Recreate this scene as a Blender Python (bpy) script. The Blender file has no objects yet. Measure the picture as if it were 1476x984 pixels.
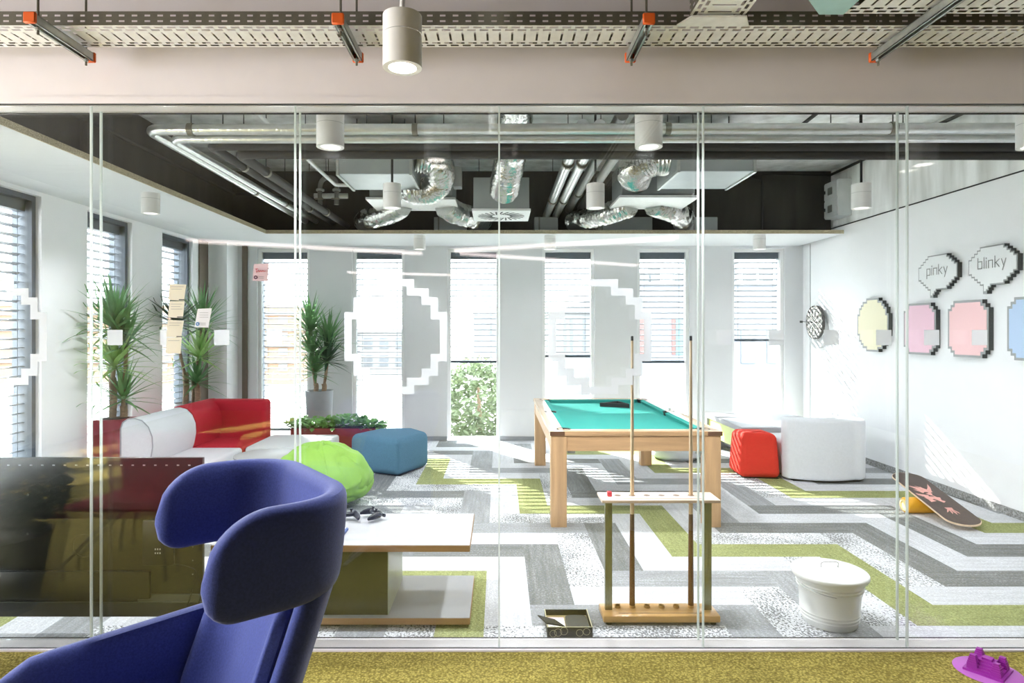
import bpy, bmesh, math, random
from mathutils import Vector, Matrix, noise
R = math.radians
S = bpy.context.scene
COL = S.collection
random.seed(7)

# ------------------------------------------------------------------ camera, light, exposure
cam_d = bpy.data.cameras.new('camera'); cam = bpy.data.objects.new('camera', cam_d); COL.objects.link(cam)
cam.location = (0, 0, 1.567); cam.rotation_euler = (R(90), 0, 0)
cam_d.sensor_width = 36.0; cam_d.lens = 912 / 1476 * 36
cam_d.shift_x = 18.5 / 1476; cam_d.shift_y = -17.0 / 1476
cam_d.clip_start = 0.05; cam_d.clip_end = 500
S.camera = cam
S.view_settings.view_transform = 'Standard'; S.view_settings.look = 'None'
S.view_settings.gamma = 1.0; S.view_settings.use_curve_mapping = False
S.view_settings.exposure = 1.58
try:
    S.cycles.use_denoising = True
    S.cycles.max_bounces = 14; S.cycles.diffuse_bounces = 6; S.cycles.glossy_bounces = 6
    S.cycles.transparent_max_bounces = 24; S.cycles.sample_clamp_indirect = 12.0
    S.cycles.caustics_reflective = False; S.cycles.caustics_refractive = False
except Exception:
    pass
SKY_STRENGTH = 5.0
ROOM_LAMP = 58.0
SUN_STRENGTH = 14.0
PENDANT_EMIT = 2.2
W = bpy.data.worlds.new('sky'); S.world = W; W.use_nodes = True
wn = W.node_tree.nodes; bgn = wn['Background']
bgn.inputs['Color'].default_value = (0.88, 0.94, 1.0, 1); bgn.inputs['Strength'].default_value = SKY_STRENGTH
sun_d = bpy.data.lights.new('sun', 'SUN'); sun_d.energy = SUN_STRENGTH; sun_d.angle = R(0.6); sun_d.color = (1.0, 0.96, 0.90)
sun = bpy.data.objects.new('sun', sun_d); COL.objects.link(sun)
sun.rotation_euler = Vector((0.53, -0.85, -0.56)).to_track_quat('-Z', 'Y').to_euler()
def portal(x, y, z, sx, sy, rot):
    d = bpy.data.lights.new('window_portal', 'AREA'); d.shape = 'RECTANGLE'; d.size = sx; d.size_y = sy
    d.cycles.is_portal = True
    o = bpy.data.objects.new('window_portal', d); COL.objects.link(o); o.location = (x, y, z); o.rotation_euler = rot
# added fill light for the front room, set at added left wall openings
wl_d = bpy.data.lights.new('front_fill_light', 'AREA'); wl_d.shape = 'RECTANGLE'; wl_d.size = 2.7; wl_d.size_y = 4.1
wl_d.energy = 120.0; wl_d.color = (0.97, 0.97, 1.0)
wl = bpy.data.objects.new('front_fill_light', wl_d); COL.objects.link(wl); wl.location = (-6.0, 0.87, 1.42); wl.rotation_euler = (0, R(-90), 0)
def spot(name, x, y, z, energy, size=1.9, col=(0.95, 0.965, 1.0)):
    d = bpy.data.lights.new(name, 'SPOT'); d.energy = energy; d.spot_size = size; d.spot_blend = 0.6
    d.shadow_soft_size = 0.05; d.color = col
    o = bpy.data.objects.new(name, d); COL.objects.link(o); o.location = (x, y, z)

# ------------------------------------------------------------------ materials
def lin(c):
    return tuple(((v / 255) / 12.92 if v / 255 <= 0.04045 else ((v / 255 + 0.055) / 1.055) ** 2.4) for v in c) + (1.0,)
def M(name, rgb, rough=0.6, metal=0.0, var=0.06, scale=8.0, bump=0.0, bscale=60.0, stretch=None, emit=None, spec=0.5, sheen=0.0):
    m = bpy.data.materials.new(name); m.use_nodes = True
    nt = m.node_tree; n = nt.nodes; b = n['Principled BSDF']
    b.inputs['Roughness'].default_value = rough; b.inputs['Metallic'].default_value = metal
    b.inputs['Specular IOR Level'].default_value = spec
    if sheen: b.inputs['Sheen Weight'].default_value = sheen
    tc = n.new('ShaderNodeTexCoord'); mp = n.new('ShaderNodeMapping')
    nt.links.new(tc.outputs['Object'], mp.inputs['Vector'])
    if stretch: mp.inputs['Scale'].default_value = stretch
    nz = n.new('ShaderNodeTexNoise'); nz.inputs['Scale'].default_value = scale; nz.inputs['Detail'].default_value = 4
    nt.links.new(mp.outputs['Vector'], nz.inputs['Vector'])
    cr = n.new('ShaderNodeValToRGB'); c = lin(rgb)
    cr.color_ramp.elements[0].position = 0.3; cr.color_ramp.elements[1].position = 0.7
    cr.color_ramp.elements[0].color = tuple(max(0, v * (1 - var)) for v in c[:3]) + (1,)
    cr.color_ramp.elements[1].color = tuple(min(1, v * (1 + var)) for v in c[:3]) + (1,)
    nt.links.new(nz.outputs['Fac'], cr.inputs['Fac']); nt.links.new(cr.outputs['Color'], b.inputs['Base Color'])
    if bump:
        n2 = n.new('ShaderNodeTexNoise'); n2.inputs['Scale'].default_value = bscale; n2.inputs['Detail'].default_value = 3
        nt.links.new(mp.outputs['Vector'], n2.inputs['Vector'])
        bp = n.new('ShaderNodeBump'); bp.inputs['Strength'].default_value = bump; bp.inputs['Distance'].default_value = 0.01
        nt.links.new(n2.outputs['Fac'], bp.inputs['Height']); nt.links.new(bp.outputs['Normal'], b.inputs['Normal'])
    if emit:
        b.inputs['Emission Color'].default_value = lin(emit[0]); b.inputs['Emission Strength'].default_value = emit[1]
    return m
def carpet(name, rgb, dark, speck=0.0, streak=0.25, lo=0.42, hi=0.5, tufts=0.25):
    """tufted plank carpet: streaks run along the plank (UV u), optional dark pebble marks"""
    m = bpy.data.materials.new(name); m.use_nodes = True
    nt = m.node_tree; n = nt.nodes; b = n['Principled BSDF']; b.inputs['Roughness'].default_value = 0.95
    b.inputs['Specular IOR Level'].default_value = 0.1
    uv = n.new('ShaderNodeUVMap'); uv.uv_map = 'plank'
    mp = n.new('ShaderNodeMapping'); mp.inputs['Scale'].default_value = (2.5, 34, 1); nt.links.new(uv.outputs['UV'], mp.inputs['Vector'])
    nz = n.new('ShaderNodeTexNoise'); nz.inputs['Scale'].default_value = 1.0; nz.inputs['Detail'].default_value = 5
    nt.links.new(mp.outputs['Vector'], nz.inputs['Vector'])
    cr = n.new('ShaderNodeValToRGB'); c = lin(rgb)
    cr.color_ramp.elements[0].position = 0.3; cr.color_ramp.elements[1].position = 0.72
    cr.color_ramp.elements[0].color = tuple(v * (1 - streak) for v in c[:3]) + (1,)
    cr.color_ramp.elements[1].color = tuple(min(1, v * (1 + streak)) for v in c[:3]) + (1,)
    nt.links.new(nz.outputs['Fac'], cr.inputs['Fac'])
    col = cr.outputs['Color']
    tuft = n.new('ShaderNodeTexVoronoi'); tuft.inputs['Scale'].default_value = 95; nt.links.new(uv.outputs['UV'], tuft.inputs['Vector'])
    mt = n.new('ShaderNodeMix'); mt.data_type = 'RGBA'; mt.blend_type = 'MULTIPLY'; mt.inputs[0].default_value = tufts
    rt = n.new('ShaderNodeValToRGB'); rt.color_ramp.elements[0].position = 0.15; rt.color_ramp.elements[0].color = (1, 1, 1, 1)
    rt.color_ramp.elements[1].position = 0.75; rt.color_ramp.elements[1].color = (0.25, 0.25, 0.25, 1)
    nt.links.new(tuft.outputs['Distance'], rt.inputs['Fac']); nt.links.new(col, mt.inputs[6]); nt.links.new(rt.outputs['Color'], mt.inputs[7]); col = mt.outputs[2]
    if speck:
        n2 = n.new('ShaderNodeTexNoise'); n2.inputs['Scale'].default_value = 75; n2.inputs['Detail'].default_value = 1
        nt.links.new(uv.outputs['UV'], n2.inputs['Vector'])
        n3 = n.new('ShaderNodeTexNoise'); n3.inputs['Scale'].default_value = 3.0; nt.links.new(uv.outputs['UV'], n3.inputs['Vector'])
        ad = n.new('ShaderNodeMath'); ad.operation = 'MULTIPLY_ADD'; ad.inputs[1].default_value = 0.5
        nt.links.new(n3.outputs['Fac'], ad.inputs[0]); nt.links.new(n2.outputs['Fac'], ad.inputs[2])
        r2 = n.new('ShaderNodeValToRGB'); r2.color_ramp.elements[0].position = lo + 0.25; r2.color_ramp.elements[0].color = (1, 1, 1, 1)
        r2.color_ramp.elements[1].position = hi + 0.22; r2.color_ramp.elements[1].color = (0, 0, 0, 1)
        nt.links.new(ad.outputs[0], r2.inputs['Fac'])
        mx = n.new('ShaderNodeMix'); mx.data_type = 'RGBA'; mx.inputs[6].default_value = lin(dark)
        sc = n.new('ShaderNodeMath'); sc.operation = 'MAXIMUM'; sc.inputs[1].default_value = 1 - speck
        nt.links.new(r2.outputs['Color'], sc.inputs[0]); nt.links.new(sc.outputs[0], mx.inputs[0])
        nt.links.new(col, mx.inputs[7]); col = mx.outputs[2]
    nt.links.new(col, b.inputs['Base Color'])
    bp = n.new('ShaderNodeBump'); bp.inputs['Strength'].default_value = 0.5; bp.inputs['Distance'].default_value = 0.006; bp.invert = True
    nt.links.new(tuft.outputs['Distance'], bp.inputs['Height']); nt.links.new(bp.outputs['Normal'], b.inputs['Normal'])
    return m
def wood(name, rgb, rough=0.4, axis='Y', var=0.16):
    st = {'X': (0.6, 9, 9), 'Y': (9, 0.6, 9), 'Z': (9, 9, 0.6)}[axis]
    return M(name, rgb, rough, 0, var, 3.0, 0.04, 40, st)
def glass(name, tint=(1, 1, 1, 1), base=0.04):
    """thin architectural glass: clear, with Schlick reflection at each surface"""
    m = bpy.data.materials.new(name); m.use_nodes = True
    nt = m.node_tree; n = nt.nodes; n.remove(n['Principled BSDF'])
    out = n['Material Output']; tr = n.new('ShaderNodeBsdfTransparent'); tr.inputs['Color'].default_value = tint
    gl = n.new('ShaderNodeBsdfGlossy'); gl.inputs['Roughness'].default_value = 0.0
    lw = n.new('ShaderNodeLayerWeight'); lw.inputs['Blend'].default_value = 0.5
    pw = n.new('ShaderNodeMath'); pw.operation = 'POWER'; pw.inputs[1].default_value = 5
    ma = n.new('ShaderNodeMath'); ma.operation = 'MULTIPLY_ADD'; ma.inputs[1].default_value = 1 - base; ma.inputs[2].default_value = base
    nt.links.new(lw.outputs['Facing'], pw.inputs[0]); nt.links.new(pw.outputs[0], ma.inputs[0])
    mx = n.new('ShaderNodeMixShader'); nt.links.new(ma.outputs[0], mx.inputs[0]); nt.links.new(tr.outputs[0], mx.inputs[1]); nt.links.new(gl.outputs[0], mx.inputs[2])
    nt.links.new(mx.outputs[0], out.inputs['Surface'])
    return m
def film(name, rgb, alpha):
    m = bpy.data.materials.new(name); m.use_nodes = True
    b = m.node_tree.nodes['Principled BSDF']; b.inputs['Base Color'].default_value = lin(rgb); b.inputs['Alpha'].default_value = alpha
    b.inputs['Roughness'].default_value = 0.8
    # frosted film: also lets some light through from behind
    n = m.node_tree.nodes; nt = m.node_tree
    tl = n.new('ShaderNodeBsdfTranslucent'); tl.inputs['Color'].default_value = lin(rgb)
    mx = n.new('ShaderNodeMixShader'); mx.inputs[0].default_value = 0.5
    tp = n.new('ShaderNodeBsdfTransparent'); m2 = n.new('ShaderNodeMixShader'); m2.inputs[0].default_value = alpha
    b.inputs['Alpha'].default_value = 1.0
    nt.links.new(b.outputs[0], mx.inputs[1]); nt.links.new(tl.outputs[0], mx.inputs[2])
    nt.links.new(tp.outputs[0], m2.inputs[1]); nt.links.new(mx.outputs[0], m2.inputs[2])
    nt.links.new(m2.outputs[0], n['Material Output'].inputs['Surface'])
    return m
def concrete(name, rgb):
    m = M(name, rgb, 0.9, 0, 0.28, 2.2, 0.15, 30, (3.0, 3.0, 0.5))
    return m

m_white = M('white paint', (236, 236, 236), 0.7, var=0.015)
m_wallw = M('white wall paint', (246, 246, 248), 0.75, var=0.015)
m_soffit = M('white soffit board', (226, 228, 230), 0.8, var=0.03, scale=3, stretch=(1, 14, 1))
m_raw = M('raw board edge', (190, 178, 150), 0.95, var=0.35, scale=120, bump=0.6, bscale=150)
m_beige = M('beige wall paint', (240, 233, 236), 0.75, var=0.015)
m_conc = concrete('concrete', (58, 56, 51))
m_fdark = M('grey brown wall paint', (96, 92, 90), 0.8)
m_concl = concrete('lit concrete', (240, 240, 236))  # lit copy of the concrete; light on ceiling and right wall in its colour
m_alu = M('aluminium profile', (240, 234, 234), 0.4, 0.0, var=0.02)
m_black = M('black rubber', (18, 18, 18), 0.6)
m_anth = M('anthracite frame', (84, 92, 102), 0.5, 0.2)
m_slat = M('grey blind slat', (128, 131, 136), 0.5, 0.0, var=0.02)
m_pillar = M('light grey wall paint', (214, 215, 217), 0.75, var=0.015)
m_bronze = M('dark brown strip', (112, 100, 86), 0.5, 0.2)
m_galv = M('galvanised steel', (186, 190, 186), 0.38, 0.75, var=0.12, scale=22)
m_galvw = M('pale galvanised steel', (240, 240, 238), 0.45, 0.1, var=0.05, scale=22)
m_galvd = M('dark galvanised steel', (128, 124, 112), 0.45, 0.7, var=0.1, scale=22)
m_duct = M('duct sheet metal', (168, 174, 174), 0.45, 0.5, var=0.06, scale=5)
m_foil = M('aluminium foil duct', (196, 196, 192), 0.16, 1.0, var=0.06, scale=30, bump=1.0, bscale=26)
m_pipe = M('foil pipe lagging', (214, 216, 214), 0.28, 0.85, var=0.08, scale=18, bump=0.35, bscale=45)
m_dpipe = M('black pipe insulation', (44, 42, 40), 0.7, var=0.15, scale=6)
m_gpipe = M('grey pipe', (124, 124, 120), 0.4, 0.4, var=0.1)
m_orange = M('orange plastic', (238, 104, 36), 0.5)
m_lampw = M('white lamp housing', (238, 236, 234), 0.5, var=0.01)
m_lampon = M('lit lamp lens', (255, 246, 236), 0.4, emit=((255, 246, 238), 4.0))
m_lampdim = M('dim lamp lens', (250, 248, 244), 0.4, emit=((255, 250, 246), 0.5))
m_tube = M('pendant light diffuser', (255, 232, 215), 0.5, emit=((255, 236, 236), PENDANT_EMIT))
m_oak = wood('oak wood', (203, 164, 124), 0.42, 'Z')
m_oakx = wood('oak wood along', (200, 160, 120), 0.42, 'X')
m_oaky = wood('oak wood lengthwise', (214, 188, 160), 0.22, 'Y')  # paler than the other oak: glare on the rail tops put into the colour
m_pine = wood('honey pine wood', (206, 160, 98), 0.3, 'X')
m_shelfw = wood('pale beech wood', (232, 206, 186), 0.3, 'X')
m_walnut = wood('dark stained wood', (110, 78, 60), 0.4, 'X')
m_edge = wood('table edge oak', (168, 126, 88), 0.5, 'X')
m_maple = wood('maple cue shaft', (226, 200, 168), 0.25, 'Z', 0.06)
m_butt = wood('stained cue butt', (108, 66, 34), 0.25, 'Z', 0.12)
m_cloth = M('teal billiard cloth', (58, 160, 150), 0.9, var=0.03, spec=0.15)
m_laminate = M('white laminate', (168, 168, 171), 0.5, var=0.01, spec=0.15)
m_tdark = M('dark green gloss panel', (52, 54, 38), 0.12, var=0.1)
m_tside = M('pale green panel', (170, 178, 160), 0.3, var=0.05)
m_steelp = M('brushed steel post', (150, 152, 130), 0.25, 0.8, var=0.15, stretch=(20, 20, 0.4))
m_fgrey = M('light grey felt', (206, 208, 212), 0.95, var=0.06, scale=90, bump=0.15, bscale=300, spec=0.1)
m_fred = M('red felt', (178, 32, 48), 0.85, var=0.06, scale=60, bump=0.1, bscale=300, spec=0.2)
m_fredo = M('orange red felt', (214, 58, 46), 0.85, var=0.05, scale=60, bump=0.1, bscale=300, spec=0.2)
m_fblue = M('petrol blue felt', (84, 120, 142), 0.95, var=0.07, scale=80, bump=0.12, bscale=300, spec=0.1)
m_fpale = M('pale blue fabric', (196, 208, 214), 0.9, var=0.05, scale=60)
m_fwhite = M('off white felt', (222, 224, 228), 0.9, var=0.04, scale=60, bump=0.1, bscale=300, spec=0.1)
m_green = M('lime green nylon', (124, 168, 66), 0.65, var=0.05, scale=6, bump=0.25, bscale=14)
m_navy = M('blue wool upholstery', (64, 74, 134), 0.95, var=0.16, scale=160, bump=0.2, bscale=500, spec=0.08, sheen=0.25)
m_navyd = M('dark blue wool upholstery', (34, 30, 62), 0.95, var=0.18, scale=160, bump=0.2, bscale=500, spec=0.08, sheen=0.12)
m_seam = M('blue piping', (44, 50, 112), 0.9)
m_potr = M('dark red planter', (132, 26, 44), 0.3, var=0.08)
m_potg = M('grey planter', (146, 150, 156), 0.4, var=0.06)
m_soil = M('soil', (60, 46, 36), 0.95, var=0.4, scale=60, bump=0.6)
m_trunk = M('cane trunk', (150, 126, 104), 0.9, var=0.3, scale=25, bump=0.5, bscale=40, stretch=(1, 1, 4))
def leafmat(name, rgb):
    m = M(name, rgb, 0.45, var=0.28, scale=9)
    n = m.node_tree.nodes; nt = m.node_tree; b = n['Principled BSDF']
    tl = n.new('ShaderNodeBsdfTranslucent'); tl.inputs['Color'].default_value = lin(rgb)
    mx = n.new('ShaderNodeMixShader'); mx.inputs[0].default_value = 0.3
    nt.links.new(b.outputs[0], mx.inputs[1]); nt.links.new(tl.outputs[0], mx.inputs[2]); nt.links.new(mx.outputs[0], n['Material Output'].inputs['Surface'])
    return m
m_leaf = leafmat('yucca leaf', (104, 150, 96))
m_leafl = leafmat('light yucca leaf', (156, 192, 118))
m_leafd = leafmat('dark glossy leaf', (44, 84, 56))
m_bush = leafmat('bush leaf', (120, 168, 96))
m_tree = leafmat('tree leaf', (100, 112, 82))
m_tv = M('black television plastic', (26, 27, 26), 0.35, var=0.08)
m_tvg = M('grey television trim', (78, 82, 74), 0.4)
m_gamepad = M('black gamepad plastic', (22, 24, 28), 0.3)
m_bluebox = M('blue card box', (56, 84, 150), 0.5)
m_paper = M('white paper', (238, 238, 240), 0.8, var=0.01)
m_note = M('pale yellow note paper', (232, 226, 204), 0.8, var=0.02)
m_pink = M('pink note paper', (226, 200, 206), 0.8, var=0.02)
m_redink = M('red ink', (206, 66, 84), 0.8)
m_blueink = M('blue ink', (66, 130, 190), 0.8)
m_purpink = M('purple ink', (84, 44, 74), 0.8)
m_greyink = M('grey ink', (150, 150, 148), 0.8)
m_bin = M('white enamel', (244, 244, 243), 0.25, var=0.01)
m_wire = M('steel wire', (190, 190, 190), 0.3, 0.9)
m_boxb = M('black gift box board', (32, 31, 22), 0.45)
m_boxi = M('tan box lining', (168, 150, 104), 0.7)
m_gold = M('pale gold print', (206, 200, 160), 0.5)
m_purple = M('purple plastic', (168, 44, 170), 0.45, var=0.04)
m_purplel = M('light purple plastic', (196, 104, 200), 0.5, var=0.04)
m_board = wood('dark brown board grip', (72, 56, 54), 0.5, 'Y', 0.2)
m_boardedge = wood('board ply edge', (226, 200, 170), 0.5, 'Y')
m_flame = M('pink flame print', (232, 170, 160), 0.6, var=0.1, scale=40)
m_yellow = M('yellow roller', (240, 176, 40), 0.45, var=0.06)
m_cork = M('pale roller end', (236, 214, 150), 0.6, var=0.1)
m_bubble = M('white sign board', (240, 241, 242), 0.6, var=0.01)
m_signedge = M('grey sign edge', (158, 160, 160), 0.5)
m_signdark = M('dark sign edge', (62, 66, 64), 0.5)
m_pyel = M('pale yellow sign paint', (238, 231, 200), 0.6, var=0.01)
m_ppink = M('pale pink sign paint', (238, 196, 212), 0.6, var=0.01)
m_psal = M('salmon pink sign paint', (246, 202, 204), 0.6, var=0.01)
m_pblue = M('pale blue sign paint', (184, 206, 236), 0.6, var=0.01)
m_dart1 = M('dartboard light segment', (226, 224, 218), 0.9)
m_dart2 = M('dartboard grey segment', (86, 84, 82), 0.9)
m_dartc = M('dartboard surround', (196, 198, 200), 0.8, var=0.06, scale=40)
m_cab = M('grey switch cabinet', (196, 200, 200), 0.5)
m_glass = glass('clear partition glass', (0.985, 0.992, 0.988, 1), 0.036)
m_wglass = glass('window glass', (0.96, 0.98, 0.98, 1), 0.03)
m_joint = film('clear joint seal', (240, 246, 243), 0.8)
m_film = film('white frosted film', (246, 247, 250), 0.72)
m_redseat = M('dark red upholstery', (150, 30, 42), 0.7, var=0.1)
m_bld1 = M('white rendered facade', (128, 128, 128), 0.9, var=0.03)
m_bld2 = M('blue grey facade', (118, 121, 130), 0.8, var=0.04)
m_bldo = M('orange brick facade', (150, 120, 100), 0.9, var=0.08)
m_winout = M('outdoor window pane', (98, 101, 105), 0.4, var=0.06)
m_winred = M('red facade panel', (118, 76, 72), 0.6)
m_wincy = M('cyan facade panel', (84, 108, 114), 0.5)
m_ground = M('pale paving', (140, 139, 136), 0.9, var=0.06, scale=1.5)
c_green = carpet('green carpet plank', (172, 178, 124), (118, 124, 70), 0.4, 0.14, 0.50, 0.56, 0.5)
c_light = carpet('light grey carpet plank', (222, 223, 228), (150, 152, 156), 0.25, 0.12)
c_pebble = carpet('pebble print carpet plank', (222, 223, 227), (100, 102, 105), 0.85, 0.10, 0.52, 0.57)
c_mid = carpet('mid grey carpet plank', (174, 176, 180), (112, 114, 117), 0.35, 0.22)
c_dark = carpet('dark grey carpet plank', (146, 148, 149), (88, 90, 91), 0.45, 0.26)
c_front = carpet('mustard green carpet', (208, 190, 104), (116, 104, 40), 0.5, 0.12, 0.48, 0.60, 0.75)

# ------------------------------------------------------------------ geometry helpers
class MB:
    def __init__(s): s.v = []; s.f = []; s.mi = []; s.sm = []
    def add(s, vs, fs, mi=0, sm=False):
        o = len(s.v); s.v += [tuple(p) for p in vs]
        for f in fs: s.f.append(tuple(i + o for i in f)); s.mi.append(mi); s.sm.append(sm)
        return s
    def box(s, x0, x1, y0, y1, z0, z1, mi=0):
        return s.add([(x0, y0, z0), (x1, y0, z0), (x1, y1, z0), (x0, y1, z0), (x0, y0, z1), (x1, y0, z1), (x1, y1, z1), (x0, y1, z1)],
                     [(0, 3, 2, 1), (4, 5, 6, 7), (0, 1, 5, 4), (1, 2, 6, 5), (2, 3, 7, 6), (3, 0, 4, 7)], mi)
    def bbox(s, x0, x1, y0, y1, z0, z1, r=0.01, seg=3, mi=0, taper=0.0, sm=True):
        """bevelled box; taper shrinks the top"""
        bm = bmesh.new(); bmesh.ops.create_cube(bm, size=1)
        cx, cy, cz = (x0 + x1) / 2, (y0 + y1) / 2, (z0 + z1) / 2
        for v in bm.verts:
            t = 1 - taper if v.co.z > 0 else 1
            v.co = Vector((cx + v.co.x * (x1 - x0) * t, cy + v.co.y * (y1 - y0) * t, cz + v.co.z * (z1 - z0)))
        bmesh.ops.bevel(bm, geom=bm.edges[:], offset=r, segments=seg, profile=0.5, affect='EDGES')
        s.bm(bm, mi, sm); return s
    def bm(s, bm, mi=0, sm=False):
        bm.verts.index_update()
        s.add([v.co[:] for v in bm.verts], [[v.index for v in f.verts] for f in bm.faces], mi, sm); bm.free(); return s
    def prism(s, poly, axis, a, b, mi=0, side=None, sm=False):
        """poly in the two other axes (x:(y,z), y:(x,z), z:(x,y)) extruded from a to b along axis"""
        def p(q, t): return {'x': (t, q[0], q[1]), 'y': (q[0], t, q[1]), 'z': (q[0], q[1], t)}[axis]
        n = len(poly); vs = [p(q, a) for q in poly] + [p(q, b) for q in poly]
        s.add(vs, [tuple(range(n)), tuple(range(2 * n - 1, n - 1, -1))], mi)
        s.add(vs, [(i, (i + 1) % n, n + (i + 1) % n, n + i) for i in range(n)], mi if side is None else side, sm)
        return s
    def lathe(s, prof, c=(0, 0, 0), seg=32, mi=0, ax='z', sm=True):
        n = len(prof); vs = []
        for k in range(seg):
            a = 2 * math.pi * k / seg
            for r, h in prof:
                q = (r * math.cos(a), r * math.sin(a), h)
                if ax == 'x': q = (q[2], q[0], q[1])
                if ax == 'y': q = (q[0], q[2], q[1])
                vs.append((c[0] + q[0], c[1] + q[1], c[2] + q[2]))
        fs = [(k * n + j, ((k + 1) % seg) * n + j, ((k + 1) % seg) * n + j + 1, k * n + j + 1) for k in range(seg) for j in range(n - 1)]
        return s.add(vs, fs, mi, sm)
    def tube(s, pts, r, seg=10, mi=0, caps=True, sm=True, rfun=None):
        pts = [Vector(p) for p in pts]; vs = []; fs = []
        t0 = (pts[1] - pts[0]).normalized(); up = Vector((0, 0, 1)) if abs(t0.z) < 0.9 else Vector((1, 0, 0))
        nrm = t0.cross(up).normalized()
        for i, p in enumerate(pts):
            t = (pts[min(i + 1, len(pts) - 1)] - pts[max(i - 1, 0)]).normalized()
            nrm = (nrm - t * nrm.dot(t)).normalized(); bi = t.cross(nrm)
            rr = r[i] if isinstance(r, (list, tuple)) else r
            for k in range(seg):
                a = 2 * math.pi * k / seg; q = rr if rfun is None else rr * rfun(i, k)
                vs.append(p + nrm * math.cos(a) * q + bi * math.sin(a) * q)
        for i in range(len(pts) - 1):
            for k in range(seg):
                fs.append((i * seg + k, i * seg + (k + 1) % seg, (i + 1) * seg + (k + 1) % seg, (i + 1) * seg + k))
        s.add(vs, fs, mi, sm)
        if caps:
            s.add(vs[:seg], [tuple(range(seg - 1, -1, -1))], mi); s.add(vs[-seg:], [tuple(range(seg))], mi)
        return s
    def ball(s, c, rad, seg=24, rings=14, mi=0, fun=None):
        vs = []; fs = []
        for j in range(rings + 1):
            ph = math.pi * j / rings
            for k in range(seg):
                a = 2 * math.pi * k / seg
                d = Vector((math.sin(ph) * math.cos(a), math.sin(ph) * math.sin(a), math.cos(ph)))
                q = Vector((d.x * rad[0], d.y * rad[1], d.z * rad[2]))
                if fun: q = fun(d, q)
                vs.append((c[0] + q.x, c[1] + q.y, c[2] + q.z))
        for j in range(rings):
            for k in range(seg):
                fs.append((j * seg + k, (j + 1) * seg + k, (j + 1) * seg + (k + 1) % seg, j * seg + (k + 1) % seg))
        return s.add(vs, fs, mi, True)
    def xf(s, mat):
        s.v = [tuple(mat @ Vector(p)) for p in s.v]; return s

def obj(name, mb, mats, parent=None, shift=True, fix=True):
    me = bpy.data.meshes.new(name)
    off = parent.location if (parent is not None and shift) else Vector((0, 0, 0))
    if parent is not None and shift and parent.parent is not None: off = parent.parent.location
    me.from_pydata([tuple(Vector(p) - off) for p in mb.v], [], mb.f)
    for m in (mats if isinstance(mats, (list, tuple)) else [mats]): me.materials.append(m)
    me.polygons.foreach_set('material_index', mb.mi); me.polygons.foreach_set('use_smooth', mb.sm)
    if fix:
        bm = bmesh.new(); bm.from_mesh(me); bmesh.ops.remove_doubles(bm, verts=bm.verts[:], dist=1e-5)
        bmesh.ops.recalc_face_normals(bm, faces=bm.faces[:]); bm.to_mesh(me); bm.free()
    if any(mb.sm):
        try: me.set_sharp_from_angle(angle=R(42))
        except Exception: pass
    me.update()
    o = bpy.data.objects.new(name, me); COL.objects.link(o)
    if parent is not None: o.parent = parent
    return o
def thing(name, label, cat, loc=(0, 0, 0), group=None):
    o = bpy.data.objects.new(name, None); COL.objects.link(o); o.location = loc; o.empty_display_size = 0.1
    o['label'] = label; o['category'] = cat
    if group: o['group'] = group
    return o
def tag(o, label, cat, group=None):
    o['label'] = label; o['category'] = cat
    if group: o['group'] = group
    return o
def struct(name, mb, mats, **k):
    o = obj(name, mb, mats, **k); o['kind'] = 'structure'; return o
def dup(root, loc, label, group=None):
    r = root.copy(); COL.objects.link(r); r.location = loc; r['label'] = label
    if group: r['group'] = group
    for ch in list(root.children):
        c = ch.copy(); COL.objects.link(c); c.parent = r
        for g in list(ch.children):
            d = g.copy(); COL.objects.link(d); d.parent = c
    return r
def arc(cx, cy, r, a0, a1, n):
    return [(cx + r * math.cos(R(a0 + (a1 - a0) * i / n)), cy + r * math.sin(R(a0 + (a1 - a0) * i / n))) for i in range(n + 1)]
def rrect(x0, x1, y0, y1, r, n=6):
    return arc(x1 - r, y1 - r, r, 0, 90, n) + arc(x0 + r, y1 - r, r, 90, 180, n) + arc(x0 + r, y0 + r, r, 180, 270, n) + arc(x1 - r, y0 + r, r, 270, 360, n)
def spline(pts, n=8):
    P = [Vector(p) for p in pts]; P = [P[0] * 2 - P[1]] + P + [P[-1] * 2 - P[-2]]; out = []
    for i in range(1, len(P) - 2):
        for k in range(n):
            t = k / n; a, b, c, d = P[i - 1], P[i], P[i + 1], P[i + 2]
            out.append(0.5 * ((2 * b) + (c - a) * t + (2 * a - 5 * b + 4 * c - d) * t * t + (3 * b - a - 3 * c + d) * t ** 3))
    out.append(P[-2]); return out

# ------------------------------------------------------------------ room geometry constants
XL, XR, YB = -3.95, 4.30, 8.95
YG = 3.10            # front face of the glass partition
WT = 2.715           # window head height
WX = [-3.425 + 1.345 * i for i in range(6)]     # left edges of the back windows
WW = 0.74
WY = [3.37, 4.72, 6.07, 7.42]                    # near edges of the left windows
TH = 0.22

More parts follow.
